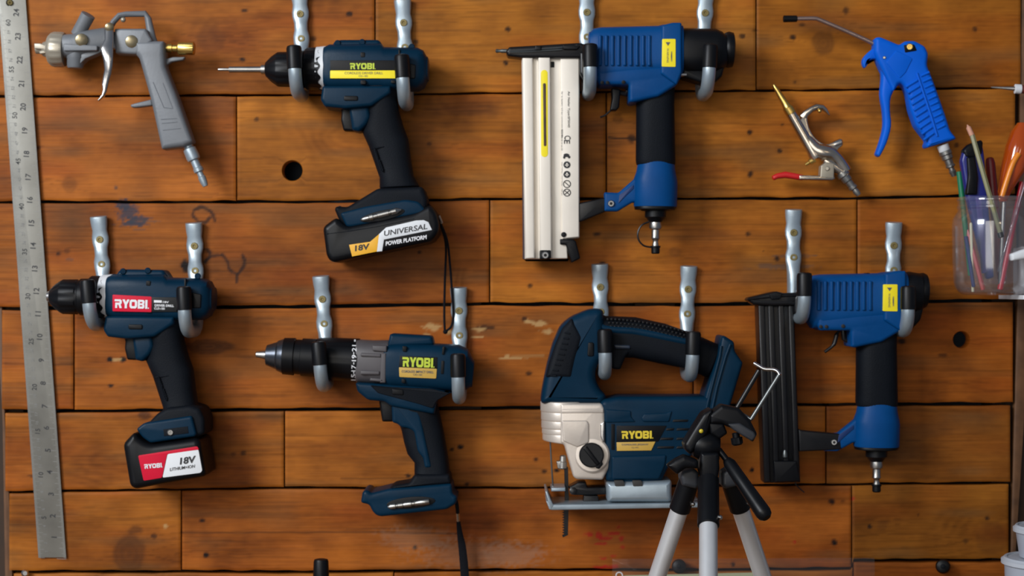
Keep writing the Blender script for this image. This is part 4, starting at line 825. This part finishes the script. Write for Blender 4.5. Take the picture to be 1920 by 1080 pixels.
# ---------------------------------------------------------------- spray gun
g = Q(0, 0, 2.7); DG = .034
t = Thing('spray_gun', 'gray paint spray gun hanging beside the steel ruler', 'spray gun', 260, 90, DG)
t.part('air_cap', MB().lathe((66, 92, DG), (160, 94, DG), [(0, 4), (2, 9), (14, 9), (15, 13), (23, 16), (26, 26), (31, 31), (36, 33), (52, 33), (56, 31)], 64, flute=(16, 1.5, 34, 54, .35)), tan, label='tan ribbed air cap')
t.part('air_horn', MB().prism(rnd(g((178, 222), (210, 222), (245, 235), (245, 255), (180, 250)), 2), DG - .004, DG + .009, .001).prism(rnd(g((202, 262), (232, 258), (240, 272), (208, 277)), 2), DG - .004, DG + .009, .001), tan)
t.part('spray_body', MB().loft([(117, 66, 117, 108, .016), (140, 64, 140, 112, .016), (150, 60, 150, 110, .0155), (196, 52, 196, 98, .012), (214, 60, 214, 92, .009), (240, 60, 240, 101, .0125), (262, 62, 262, 101, .0125)], DG, 2.6, 30), gray)
t.part('cup_port', MB().lathe((166, 27, DG + .008), (142, 72, DG), [(0, 9), (1, 13.5), (20, 13), (45, 13)], 28), gray)
t.part('lower_boss', MB().lathe((142, 95, DG + .004), (141, 130, DG + .004), [(0, 17), (14, 17), (16, 16), (30, 15), (33, 13)], 28), gray)
t.part('body_rib', MB().prism(rnd(g((330, 225), (500, 235), (500, 260), (330, 262)), 2), DG, DG + .0175, .001).prism(rnd(g((400, 285), (520, 235), (520, 268), (440, 300), (410, 330)), 2), DG - .006, DG + .010, .001), gray)
t.part('hanging_loop', MB().tube([(*p, DG) for p in g((558, 140), (575, 110), (605, 78), (640, 72), (735, 70), (750, 95), (768, 190), (778, 225))], [5.5, 5.5, 5.5, 5.5, 6, 6.5, 8, 9], 12, flat=7).prism(rnd(g((588, 150), (745, 150), (780, 212), (700, 280), (592, 275)), 3), DG - .010, DG + .0125, .003), gray)
t.part('loop_pin', MB().ball(231, 37, DG, 5), tan)
hd = t.part('handle', MB().prism(rnd(g((690, 212), (838, 212), (842, 290), (846, 342), (868, 400), (900, 480), (985, 722), (940, 746), (826, 760), (768, 500), (712, 300), (690, 275)), 4), DG - .013, DG + .0135, .006, 4), gray)
t.part('handle_hook', MB().prism(rnd(g((838, 300), (880, 290), (940, 290), (930, 305), (870, 315), (842, 335)), 2), DG - .004, DG + .004, .0015).prism(rnd(g((664, 532), (690, 524), (770, 505), (775, 535), (690, 546), (668, 545)), 2), DG - .005, DG + .006, .0015), gray)
m = MB()
for a, b_ in (((775, 415), (830, 545)), ((825, 420), (875, 550)), ((830, 545), (875, 550)), ((815, 605), (895, 600)), ((820, 625), (900, 618)), ((825, 660), (915, 650))):
    m.tube([(*g(a)[0], DG + .0133), (*g(b_)[0], DG + .0133)], .9, 6)
t.part('cast_line', m, gray, hd)
for x, y, r, d in ((153, 75, 12, DG + .015), (247, 78, 12, DG + .011), (205, 51, 8.6, DG + .016)):
    t.part('adjusting_knob' if r > 10 else 'trigger_pivot', MB().lathe((x, y, d - .01), (x, y, .3), [(0, r), (20, r), (23, r * .93), (25, r * .6), (25.5, r * .2)], 28), MATS.get('worn_brass') or mat('worn_brass', (.34, .28, .17), .35, metal=.8, var=.2))
t.part('needle', MB().lathe((190, 90, DG), (260, 90, DG), [(0, 2), (4, 5), (8, 3), (40, 3)], 14), brass)
tp = []
lft = [(197, 46), (196, 60), (196, 74), (190, 84), (188, 91), (191, 102), (194, 113), (196, 130), (193, 146), (191, 158), (193, 168), (191, 177), (184, 187)]
rgt = [(213, 46), (213, 60), (213, 78), (212, 90), (212, 100), (212, 112), (211, 124), (209, 138), (206, 148), (203, 160), (200, 172), (196, 181), (187, 189)]
secs = [(a[0], a[1], b_[0], b_[1], .003, DG + .013 + .012 * math.sin(min(i / 8, 1) * 2.4)) for i, (a, b_) in enumerate(zip(lft, rgt))]
t.part('trigger', MB().loft(secs, DG, 2.4, 20, .0008), chrome, label='chrome trigger lever')
t.part('rear_knob', MB().lathe((310, 90, DG), (370, 91, DG), [(0, 7), (4, 7), (5, 9), (13, 9), (14, 7), (22, 7), (24, 11), (26, 12.5), (53, 12.5), (55, 10)], 48, flute=(20, .6, 26, 53, .2)), brass, label='brass fluid knob')
t.part('air_inlet', MB().lathe((352, 272, DG), (386, 350, DG), [(0, 9), (6, 9), (8, 12), (24, 13), (30, 12), (32, 8), (46, 8), (48, 9.5), (54, 9.5), (56, 6), (64, 6), (66, 7.5), (76, 7), (84, 5)], 24), zinc)

# ---------------------------------------------------------------- blue plastic blow gun
b6 = Q(1400, 0, 2.7); DB = .030
t = Thing('blow_gun', 'bright blue plastic air blow gun with bent metal nozzle', 'blow gun', 1700, 150, DB)
t.part('nozzle_tube', MB().tube([(*p, DB) for p in spline(b6((215, 95), (300, 94), (345, 94), (380, 105), (520, 165), (660, 228)), 6)], 4.3, 16), mat('coppery_steel', (.42, .30, .26), .3, metal=.9, var=.15))
t.part('nozzle_tip', MB().lathe((1468.5, 35.5, DB), (1500, 35, DB), [(0, 5), (1, 6.5), (25, 6.2), (26, 5)], 20), blackp, label='black nozzle tip')
bd = t.part('gun_body', MB().prism(rnd(b6((642, 196), (668, 190), (768, 232), (795, 212), (842, 210), (895, 238), (912, 275), (906, 335), (940, 420), (972, 510), (1000, 590), (1022, 662), (1056, 706), (905, 752), (898, 736), (908, 716), (850, 640), (822, 560), (808, 480), (790, 436), (768, 424), (735, 470), (660, 320), (640, 270)), 5), DB - .012, DB + .012, .005, 4), bblue)
t.part('hanging_hook', MB().prism(rnd(spline(b6((648, 240), (618, 262), (588, 295), (584, 325), (596, 345), (608, 330), (612, 312), (640, 300), (668, 305)), 3), 1), DB - .005, DB + .005, .002), bblue, bd)
lv = spline([(652, 300), (672, 345), (678, 400), (672, 480), (685, 560), (688, 640), (672, 710), (650, 775)], 3)
rv = spline([(800, 380), (782, 400), (765, 425), (728, 490), (722, 560), (728, 640), (704, 730), (672, 792)], 3)
t.part('trigger_lever', MB().loft([(*b6(a)[0], *b6(c_)[0], .0075) for a, c_ in zip(lv, rv)], DB, 3, 24), bblue, label='long blue trigger lever')
m = MB()
for i in range(10):
    f = i / 9
    for sgn in (0, 1):
        # left bank rises towards the spine, right bank falls away
        cx = 868 + 82 * f; cy = 415 + 268 * f
        if sgn == 0: a, c_ = (cx - 62 + 8 * f, cy + 26), (cx - 4, cy - 10)
        else: a, c_ = (cx + 14, cy - 30), (cx + 56 - 4 * f, cy - 50)
        m.tube([(*b6(a)[0], DB + .0118), (*b6(c_)[0], DB + .0125)], 2.6, 8)
m.tube([(*p, DB + .0122) for p in b6((862, 370), (895, 470), (935, 590), (965, 690))], 2.2, 8)
t.part('grip_rib', m, bblue, bd)
t.part('side_panel', MB().prism(rnd(b6((700, 318), (752, 258), (820, 290), (835, 300), (800, 370), (770, 400)), 3), DB, DB + .0128, .0008), bblue, bd)
t.part('valve_recess', MB().prism(rnd(b6((796, 228), (848, 224), (862, 256), (802, 266)), 2), DB, DB + .0126, .0003), blackp, bd)
t.part('valve', MB().lathe((1400 + 825/2.7, 237/2.7, DB + .008), (1400 + 825/2.7, 237/2.7, .3), [(0, 6.5), (11, 6.5), (13, 5), (13, 2.5), (11, 2)], 20), brass)
t.part('pivot_pin', MB().lathe((1658, 108, DB + .008), (1658, 108, .3), [(0, 3), (8, 3), (9, 2)], 14), steel)
t.part('collar', MB().lathe((1767, 272, DB), (1789, 330, DB), [(0, 11), (11, 10.5), (13, 9)], 24), white, label='white collar')
t.part('air_inlet', MB().lathe((1771, 282, DB), (1789, 330, DB), [(0, 8), (2, 12), (8, 12), (10, 10.5), (17, 10.5), (19, 8), (28, 7.5), (30, 9), (33, 9), (35, 5.5), (40, 5.5), (42, 7), (46, 6), (52, 4.5)], 24), mat('dull_steel', (.28, .28, .27), .35, metal=.9, var=.1))

# ---------------------------------------------------------------- small metal blow gun
DS = .022
satin = mat('satin_nickel', (.55, .48, .40), .24, metal=1, var=.08)
t = Thing('blow_gun', 'small silver air blow gun with brass tip and red lever', 'blow gun', 1540, 260, DS)
t.part('brass_tip', MB().lathe((1450, 158, DS), (1486, 216, DS), [(0, 1.5), (2, 3), (12, 4.5), (42, 7), (50, 9), (52, 10.5), (64, 10.5), (66, 8)], 24), brass)
t.part('barrel', MB().lathe((1483, 212, DS), (1531, 296, DS), [(0, 8), (2, 10), (80, 10.5), (90, 12), (97, 11)], 28), satin)
t.part('hook_arm', MB().loft([(*b6(a)[0], *b6(c_)[0], h) for a, c_, h in (((268, 580), (300, 615), .003), ((285, 562), (312, 590), .004), ((318, 540), (338, 566), .005), ((350, 524), (360, 560), .005), ((388, 530), (378, 556), .004), ((408, 550), (392, 565), .003), ((420, 580), (412, 580), .002))], DS, 2.2, 18), satin)
t.part('hook_screw', MB().ball(1537, 208, DS + .003, 4), brass)
t.part('body', MB().tube([(*p, DS) for p in spline(b6((305, 700), (345, 752), (385, 772), (425, 782), (462, 812), (505, 868)), 4)], [9, 10, 11, 12, 13, 14, 15, 15.5, 16, 16, 16, 15.5, 15, 14, 13.5, 13, 12.5, 12, 11.5, 11, 10.5], 24), satin)
t.part('arc_web', MB().prism(rnd(spline(b6((262, 610), (300, 590), (312, 640), (338, 690), (375, 722), (412, 730), (470, 704), (484, 714), (482, 738), (462, 756), (440, 800), (380, 800), (320, 740)), 3), 1), DS - .004, DS + .003, .0012, 3), satin)
t.part('hook_tab', MB().lathe((1563, 272, DS), (1578, 266, DS), [(0, 6), (4, 7), (15, 7), (17, 5)], 18), chrome)
t.part('outlet', MB().lathe((1546, 300, DS), (1592, 332, DS), [(0, 8), (10, 11), (30, 10), (50, 10)], 24), satin)
t.part('valve_pin', MB().lathe((1510, 309, DS), (1532, 296, DS), [(0, 3), (8, 3.4), (9, 5.5), (20, 6)], 18), brass)
t.part('lever_bracket', MB().prism(rnd(b6((372, 840), (400, 822), (440, 830), (436, 905), (368, 900)), 2), DS - .006, DS + .0095, .001).lathe((1551, 316, DS + .009), (1551, 316, .2), [(0, 4.5), (2, 4.5), (3.5, 3)], 16), tan)
t.part('lever', MB().prism(rnd(b6((262, 888), (440, 892), (444, 908), (430, 915), (262, 910)), 1.5), DS - .004, DS + .009, .0015), satin)
t.part('lever_sleeve', MB().loft([(*b6(a)[0], *b6(c_)[0], .0055) for a, c_ in (((132, 888), (142, 912), ), ((150, 878), (156, 906)), ((195, 868), (195, 902)), ((240, 876), (238, 908)), ((280, 884), (278, 914)))], DS + .0025, 2.6, 20), redp, label='red vinyl sleeve on the lever')
t.part('air_inlet', MB().lathe((1577, 322, DS), (1612, 368, DS), [(0, 9), (2, 12), (9, 12.5), (11, 10), (21, 9.5), (23, 7.5), (33, 7), (35, 8.5), (39, 8.5), (41, 5.5), (48, 6.5), (55, 5)], 24), MATS['dull_steel'])

# ---------------------------------------------------------------- steel ruler
def rp(s, y):              # s: 0 at the left edge, 1 at the right edge
    xl = -5 + (72 + 5) * (y + 15) / 1062; return (xl + s * 52.3, y - (s - .5) * -3)
t = Thing('steel_ruler', 'long worn steel ruler hanging tilted at the left end of the board wall', 'ruler', 60, 500, .004)
rl = t.part('blade', MB().prism(rnd([rp(0, -60), rp(1, -60), rp(1, 1044), rp(0, 1047)], 1), .0022, .0040, .0003), rulerm)
inch = {24: 23, 23: 68, 22: 112, 21: 157, 20: 200, 19: 244, 18: 288, 17: 331, 16: 374, 15: 417.5, 14: 460, 13: 503, 12: 545, 11: 588, 10: 631, 9: 675, 8: 718, 7: 761, 6: 802, 5: 844, 4: 885, 3: 926, 2: 967, 1: 1007, 0: 1047}
def iy(v): return float(np.interp(v, sorted(inch), [inch[q] for q in sorted(inch)]))
m = MB(); mt = MB(); m2 = MB(); rot = -86 
for n_ in range(1, 25):
    m.text(str(n_), *rp(.62, iy(n_)), 10.5, .0043, rot, None, .02)
for n_ in range(1, 61):
    y = iy(n_ / 2.54) + 3
    (m if n_ % 5 == 0 else m2).text(str(n_), *rp(.30, y), 9 if n_ % 5 == 0 else 5.5, .0043, rot, None, .008 if n_ % 5 == 0 else 0)
for q in range(0, 24 * 16):
    y = iy(q / 16); L = .34 if q % 16 == 0 else .22 if q % 8 == 0 else .15 if q % 4 == 0 else .09
    a = rp(1, y); b_ = rp(1 - L, y); mt.prism([(a[0], a[1] - .35), (b_[0], b_[1] - .35), (b_[0], b_[1] + .35), (a[0], a[1] + .35)], .0040, .00415, .00001, 1)
for q in range(0, 608):
    y = iy(q / 25.4); L = .22 if q % 10 == 0 else .14 if q % 5 == 0 else .09
    a = rp(0, y); b_ = rp(L, y); mt.prism([(a[0], a[1] - .25), (b_[0], b_[1] - .25), (b_[0], b_[1] + .25), (a[0], a[1] + .25)], .0040, .00415, .00001, 1)
t.part('numerals', m, ink, rl); t.part('small_numerals', m2, mat('faint_ink', (.20, .20, .19), .6), rl); t.part('graduations', mt, mat('faint_graduation_ink', (.24, .235, .22), .6), rl)
t.part('hanging_hole', MB().lathe((19, 5, .0030), (19, 5, .1), [(0, 7.6), (2.0, 7.6), (2.05, 6)], 24), gunblk, rl)
t.part('hanging_screw', MB().lathe((19, 5, .003), (19, 5, .1), [(0, 5.4), (5, 5.4), (7, 4), (7, 2), (5, 1.5)], 20), scrwb, label='brassy hanging screw')

# ---------------------------------------------------------------- pen jar and what it holds
k7 = lambda x, y: (1720 + x / 2.84, 200 + y / 2.84)
JX, JD = 1859, .066
t = Thing('plastic_jar', 'clear plastic jar holding pens at the right end of the wall', 'jar', JX, 552, JD)
pr = [(0, 8), (0, 45), (2, 54), (6, 60), (14, 66), (24, 69), (60, 71), (130, 72), (143, 70.5), (151, 66), (156, 62), (160, 61), (162, 63), (166, 63), (168, 61), (174, 61), (176, 63), (180, 63), (183, 61)]
inn = [(q, r - 2.6) for q, r in reversed(pr) if q > 3] + [(4, 40), (4, 8)]
t.part('jar_body', MB().lathe((JX, 553, JD), (JX, 300, JD), pr + inn, 64, closed=True), clear('clear_plastic', (.955, .96, .965), .065, .12, .022))
def rod(name, label, cat, a, b_, r, m, prof=None, seg=20, group='pens and sticks in the clear jar', tip=None):
    tt = Thing(name, label, cat, *b_, group); L = (W(*b_) - W(*a)).length / K(a[2])
    p = [(0, r * .8), (1, r), (L - 1, r), (L, r * .8)] if prof is None else [(f * L, rr) for f, rr in prof]
    tt.part('shaft', MB().lathe(a, b_, p, seg), m)
    if tip: tt.part(*tip(L))
    return tt
olive = mat('olive_lacquer', (.22, .21, .10), .5)
a_, b_ = (*k7(284, 130), .085), (*k7(447, 690), .104)
tt = Thing('pencil', 'olive pencil leaning out of the jar with its bare pink tip up', 'pencil', *b_, 'pens and sticks in the clear jar')
tt.part('shaft', MB().lathe((*k7(292, 152), .086), (*k7(447, 690), .104), [(0, 4.6), (1, 4.8), (196, 4.8), (197, 4)], 6), olive)
tt.part('sharpened_tip', MB().lathe((*k7(266, 96), .084), (*k7(292, 155), .086), [(0, .8), (3, 2), (6, 4.6), (22, 4.9)], 14), mat('pink_wood', (.55, .27, .18), .6), label='pink bare wood tip')
tt.part('end_ring', MB().lathe((*k7(440, 672), .1035), (*k7(447, 696), .1045), [(0, 5.6), (9, 5.6), (9.5, 3)], 14), gunblk)
kb = mat('knife_blue', (.008, .014, .16), .35); XK = .060
tt = Thing('utility_knife', 'blue and black snap-off utility knife standing in the clear jar', 'knife', *k7(330, 900), XK, 'pens and sticks in the clear jar')
tt.part('body', MB().prism(rnd([k7(*p) for p in ((228, 290), (245, 225), (340, 190), (352, 260), (372, 480), (405, 910), (368, 920), (262, 500))], 4), XK - .006, XK + .006, .003), kb)
tt.part('end_cap', MB().prism(rnd([k7(*p) for p in ((236, 235), (270, 200), (335, 178), (345, 190), (340, 260), (300, 275), (250, 275))], 5), XK - .007, XK + .007, .003), blackp)
tt.part('slider', MB().prism(rnd([k7(*p) for p in ((260, 270), (305, 265), (322, 380), (316, 470), (256, 470), (266, 370))], 3), XK, XK + .0095, .0025), blackp)
tt.part('blade_window', MB().prism(rnd([k7(*p) for p in ((310, 480), (340, 480), (375, 880), (350, 890))], 3), XK, XK + .0064, .0003), mat('violet_plastic', (.05, .035, .22), .4))
rod('marker', 'dark red marker standing behind the olive pencil in the jar', 'marker', (*k7(452, 930), .045), (*k7(385, 270), .045), 9, mat('wine_red', (.16, .010, .012), .4), [(0, 6), (.02, 9), (.95, 9), (.99, 7), (1, 4)])
rod('pen', 'green pen leaning at the left side of the jar mouth', 'pen', (*k7(285, 900), .050), (*k7(222, 345), .050), 5.2, mat('green_plastic', (.006, .16, .07), .4))
rod('pencil', 'red pencil low in the jar leaning left beside the pale stick', 'pencil', (*k7(350, 975), .080), (*k7(268, 655), .076), 4.4, mat('red_lacquer', (.42, .03, .025), .4), [(0, 4.4), (.92, 4.4), (1, 1)], 6)
rod('stick', 'pale cream stick standing upright low in the jar', 'stick', (*k7(296, 985), .070), (*k7(285, 618), .084), 2.6, mat('cream_plastic', (.72, .68, .48), .4), [(0, 2.6), (.98, 2.6), (1, 1.6)])
rod('pen', 'thin dark blue pen low in the left of the jar', 'pen', (*k7(300, 960), .075), (*k7(258, 690), .078), 3.6, mat('navy_plastic', (.008, .03, .14), .4))
rod('pen', 'red pen leaning right through the jar mouth', 'pen', (*k7(440, 975), .070), (*k7(560, 400), .070), 5.4, mat('red_pen_plastic', (.45, .012, .03), .3))
rod('pen', 'clear ballpoint pen leaning right in front of the red pen', 'pen', (*k7(432, 880), .092), (*k7(590, 340), .080), 3.4, clear('clear_tube', (.75, .74, .76), .10))
amb = mat('amber_plastic', (.48, .070, .004), .12, trans=.25, coat=.5)
tt = Thing('screwdriver', 'glossy orange screwdriver handle sticking up out of the jar', 'screwdriver', *k7(470, 520), .070, 'pens and sticks in the clear jar')
tt.part('handle', MB().loft([(*k7(436, 500), *k7(478, 500), .006), (*k7(430, 450), *k7(500, 450), .010), (*k7(448, 330), *k7(570, 350), .015), (*k7(472, 210), *k7(600, 240), .016), (*k7(500, 130), *k7(600, 150), .012), (*k7(530, 92), *k7(585, 96), .007)], .070, 2.3, 30), amb)
tt.part('shaft', MB().lathe((*k7(462, 490), .070), (*k7(440, 960), .070), [(0, 4), (160, 4), (166, 2)], 16), steel)
tt.part('handle_core', MB().tube([(*k7(*p), .0850) for p in spline([(450, 480), (475, 400), (510, 300), (540, 250)], 5)], 5.5, 12, flat=5), mat('bright_amber', (.75, .22, .012), .25))
tt = Thing('wall_bracket', 'white plastic bracket gripping the right side of the jar', 'bracket', 1930, 480, .05)
tt.part('arm', MB().prism(rnd([k7(*p) for p in ((494, 785), (560, 760), (640, 745), (640, 800), (560, 812), (500, 822))], 3), .100, .112, .003), white)
tt.part('plate', MB().prism(rnd([k7(*p) for p in ((600, 745), (660, 745), (660, 1000), (600, 1000))], 3), -.004, .106, .002), white)
tt.part('shelf', MB().prism(rnd([k7(*p) for p in ((510, 1003), (660, 1003), (660, 1026), (510, 1026))], 1), .012, .104, .001), white)

# ---------------------------------------------------------------- tripod in front of the jigsaw
q6 = lambda x, y: (1180 + x / 2.57, 660 + y / 2.57)
DT = .27
t = Thing('tripod', 'small tripod with silver legs and phone clamp in front of the jigsaw', 'tripod', 1328, 900, DT)
tq = lambda L: rnd([q6(*p) for p in L], 4)
t.part('center_hub', MB().lathe((*q6(381, 470), DT), (*q6(381, 720), DT), [(0, 14), (4, 22), (18, 21), (22, 17), (34, 16), (50, 16)], 32), blackp)
WORKTOP_Z = 1.08
def leg(p0, p1, dd0, dd1, collar):
    a = W(*q6(*p0), dd0); b_ = W(*q6(*p1), dd1); u = (b_ - a) / abs(b_.z - a.z)
    e = a + u * (a.z - WORKTOP_Z - .008)
    def cyl(A, B, prof, seg=32):
        m = MB(); ax = (B - A).normalized(); e1 = Vector((1, 0, 0)); e1 = (e1 - ax * e1.dot(ax)).normalized(); e2 = ax.cross(e1)
        m.rings([[A + ax * tt + (e1 * math.cos(2*math.pi*j/seg) + e2 * math.sin(2*math.pi*j/seg)) * r for j in range(seg)] for tt, r in prof]); return m
    L = (e - a).length
    lg = t.part('leg', cyl(a, e, [(0, .0086), (L, .0086)]), legal, label='silver tube leg')
    t.part('leg_collar', cyl(a, e, [(-.004, .008), (-.002, .0102), (collar, .0104), (collar + .001, .0095)]), blackp, lg)
    t.part('rubber_foot', cyl(a, e, [(L - .022, .0095), (L - .002, .0105), (L + .006, .0105)]), rubber, lg)
    t.part('collar_rivet', MB().ball(*[0, 0], 0, .01) if False else cyl(a + Vector((.0085, -.006, 0)) + (e - a).normalized() * collar * .8, a + Vector((.013, -.010, 0)) + (e - a).normalized() * collar * .8, [(0, .0022), (.003, .0022), (.004, .0014)], 14), chrome, lg)
leg((292, 610), (135, 1080), DT - .006, DT - .040, .034)
leg((381, 622), (381, 1080), DT + .012, DT + .080, .050)
leg((488, 610), (642, 1080), DT - .006, DT - .040, .034)
t.part('shoulder', MB().prism(tq([(240, 600), (250, 568), (300, 555), (330, 575), (332, 640), (318, 655), (250, 640)]), DT - .020, DT + .008, .004), mat('charcoal_plastic', (.020, .022, .027), .5))
t.part('shoulder', MB().prism(tq([(440, 575), (470, 558), (515, 565), (528, 590), (522, 640), (460, 655), (438, 640)]), DT - .020, DT + .008, .004), MATS['charcoal_plastic'])
t.part('hub_front', MB().prism(tq([(338, 480), (425, 480), (430, 560), (420, 610), (345, 610), (332, 560)]), DT - .010, DT + .018, .004), blackp)
t.part('pan_head', MB().lathe((*q6(300, 445), DT), (*q6(440, 455), DT), [(0, 14), (4, 22), (14, 27), (30, 28), (44, 25), (52, 18)], 32), blackp)
t.part('tilt_knob', MB().prism(tq([(176, 545), (215, 515), (262, 492), (330, 520), (330, 560), (270, 560), (228, 590)]), DT + .010, DT + .026, .005), blackp)
t.part('pan_handle', MB().tube([(*q6(430, 470), DT + .004), (*q6(500, 560), DT + .01)], 6, 14).lathe((*q6(470, 520), DT + .006), (*q6(680, 825), DT + .05), [(0, 8), (10, 12), (60, 13), (110, 14.5), (128, 15), (136, 13), (141, 8)], 28), blackp)
t.part('tilt_plate', MB().prism(tq([(258, 440), (300, 370), (350, 292), (392, 268), (400, 300), (372, 390), (330, 440), (290, 490), (265, 470)]), DT - .02, DT + .012, .004), blackp)
t.part('level_vial', MB().ball(*q6(346, 381), DT + .011, 4.6), mat('yellow_vial', (.55, .42, .02), .3))
cl = t.part('phone_clamp', MB().prism(tq([(378, 300), (440, 250), (525, 268), (580, 330), (612, 392), (592, 432), (540, 400), (500, 372), (445, 345), (385, 345)]), DT - .012, DT + .012, .004), blackp)
t.part('clamp_neck', MB().prism(tq([(375, 335), (450, 340), (470, 390), (430, 418), (385, 390)]), DT - .010, DT + .010, .003), blackp)
t.part('clamp_pad', MB().prism(tq([(470, 345), (530, 340), (600, 385), (608, 405), (590, 428), (540, 400), (500, 375)]), DT, DT + .0145, .002), MATS['charcoal_plastic'], cl)
t.part('clamp_screw', MB().lathe((*q6(512, 390), DT), (*q6(522, 450), DT), [(0, 7), (8, 7), (9, 11), (20, 11), (23, 8)], 20, flute=(9, 1, 9, 20, .4)), blackp, cl)
t.part('clamp_rod', MB().lathe((*q6(515, 275), DT - .004), (*q6(625, 88), DT - .004), [(0, 4.6), (84, 4.6)], 18), gunblk, cl)
t.part('clamp_rod', MB().lathe((*q6(588, 322), DT + .006), (*q6(722, 110), DT + .006), [(0, 4), (98, 4)], 18), dsteel, cl)
t.part('clamp_bar', MB().tube([(*p, d) for p, d in zip(spline([q6(*p) for p in ((602, 54), (625, 68), (652, 82), (690, 84), (712, 92), (726, 112))], 4), [DT - .004 + .010 * i / 20 for i in range(21)])], 3.6, 12), chrome, cl, label='bright chrome top bar')
t.part('clamp_base_bar', MB().tube([(*q6(508, 268), DT - .004), (*q6(540, 300), DT), (*q6(590, 326), DT + .006)], 3.8, 12), dsteel, cl)

# ---------------------------------------------------------------- small things along the frame's edges
t = Thing('marker_pen', 'black round-capped marker standing up at the bottom edge', 'marker', 603, 1250, .10)
zf = W(603, 1080, .10).z; py_f = 1080 + (zf - WORKTOP_Z) / K(.10)
t.part('barrel', MB().lathe((602, py_f, .10), (602, 1000, .10), [(0, 15), (py_f - 1120, 15), (py_f - 1119, 13)], 28), MATS['charcoal_plastic'])
t.part('cap', MB().lathe((602, 1125, .10), (602, 1000, .10), [(0, 16), (40, 15.2), (72, 14), (76, 12.5), (77, 9)], 28), blackp)
for x, y, w in ((1273, 1062, 'left black rubber bumper below the jigsaw between the tripod legs'), (1768, 1062, 'right black rubber bumper low on the boards under the black-magazine nailer')):
    t = Thing('rubber_bumper', w, 'bumper', x, y, .0, 'black bumpers on the lowest boards')
    t.part('rubber_dome', MB().lathe((x, y, -.002), (x, y, .1), [(0, 9), (16, 9), (18, 13), (34, 13.5), (39, 11), (41, 6)], 28), blackp)
    t.part('center_dimple', MB().lathe((x, y, .020), (x, y, .1), [(0, 4.5), (9, 4.5), (10, 3)], 18), rubber)
t = Thing('clear_sleeve', 'clear plastic sleeve with a pale green card behind the tripod legs', 'sleeve', 1380, 1150, .02)
t.part('sleeve', MB().prism(rnd([(1148, 1048), (1640, 1046), (1640, 1255), (1148, 1258)], 3), .026, .0275, .0003), clear('clear_film', (.955, .955, .955), .03, .12, .008))
t.part('card', MB().prism([(1166, 1079), (1436, 1073), (1438, 1250), (1166, 1252)], .0255, .0259, .0001, 1), mat('pale_green_card', (.42, .45, .28), .6), label='pale green card')
t.part('eyelet', MB().lathe((1161, 1079, .0275), (1161, 1079, .1), [(0, 5), (0, 7), (2, 7), (2, 5)], 24, closed=True), mat('milky_ring', (.5, .52, .55), .5))
tub = mat('milky_plastic', (.33, .36, .42), .35, trans=.0, var=.05)
lid = mat('milky_lid', (.42, .45, .50), .35, var=.05)
for (x, yt, yb, r, d, lb) in ((1968, 1044, None, 88, .16, 'larger milky plastic tub at the lower right corner, bottom of the stack'), (1974, 984, 1046, 72, .16, 'smaller milky plastic tub stacked on the larger one at the lower right corner')):
    if yb is None: yb = yt + (W(x, yt, d).z - WORKTOP_Z) / K(d)
    t = Thing('plastic_tub', lb, 'tub', x, yb, d, 'stacked milky tubs')
    H = yb - yt
    t.part('tub', MB().lathe((x, yb, d), (x, yt, d), [(0, r * .80), (2, r * .84), (H - 14, r * .93), (H - 12, r * .90)], 56), tub)
    t.part('lid', MB().lathe((x, yb, d), (x, yt, d), [(H - 14, r * .95), (H - 13, r * 1.0), (H - 6, r * 1.0), (H - 4, r * .96), (H - 1, r * .93), (H - 1, r * .88), (H - 3, r * .86)], 56), lid)
t = Thing('scriber', 'pointed metal scriber poking in at the right edge above the jar', 'scriber', 1900, 167, .03)
t.part('needle', MB().lathe((1858, 163.5, .03), (1990, 172, .03), [(0, .6), (4, 1.6), (44, 4.2), (46, 5)], 18), steel)
t.part('collar', MB().lathe((1902, 166.5, .03), (1990, 172, .03), [(0, 6), (1, 9), (12, 9), (13, 7)], 24), white, label='white collar')
t.part('grip', MB().lathe((1913, 167.2, .03), (1990, 172, .03), [(0, 6), (2, 8), (120, 8), (124, 5)], 24), mat('wine_plastic', (.12, .02, .015), .4))
t = Thing('wall_screw', 'small pale screw at the bottom left corner under the ruler', 'screw', 47, 1074, .0)
t.part('screw_head', MB().lathe((47, 1075, -.004), (47, 1075, .1), [(0, 3), (16, 3), (17, 7), (20, 7), (24, 4)], 18), chrome)
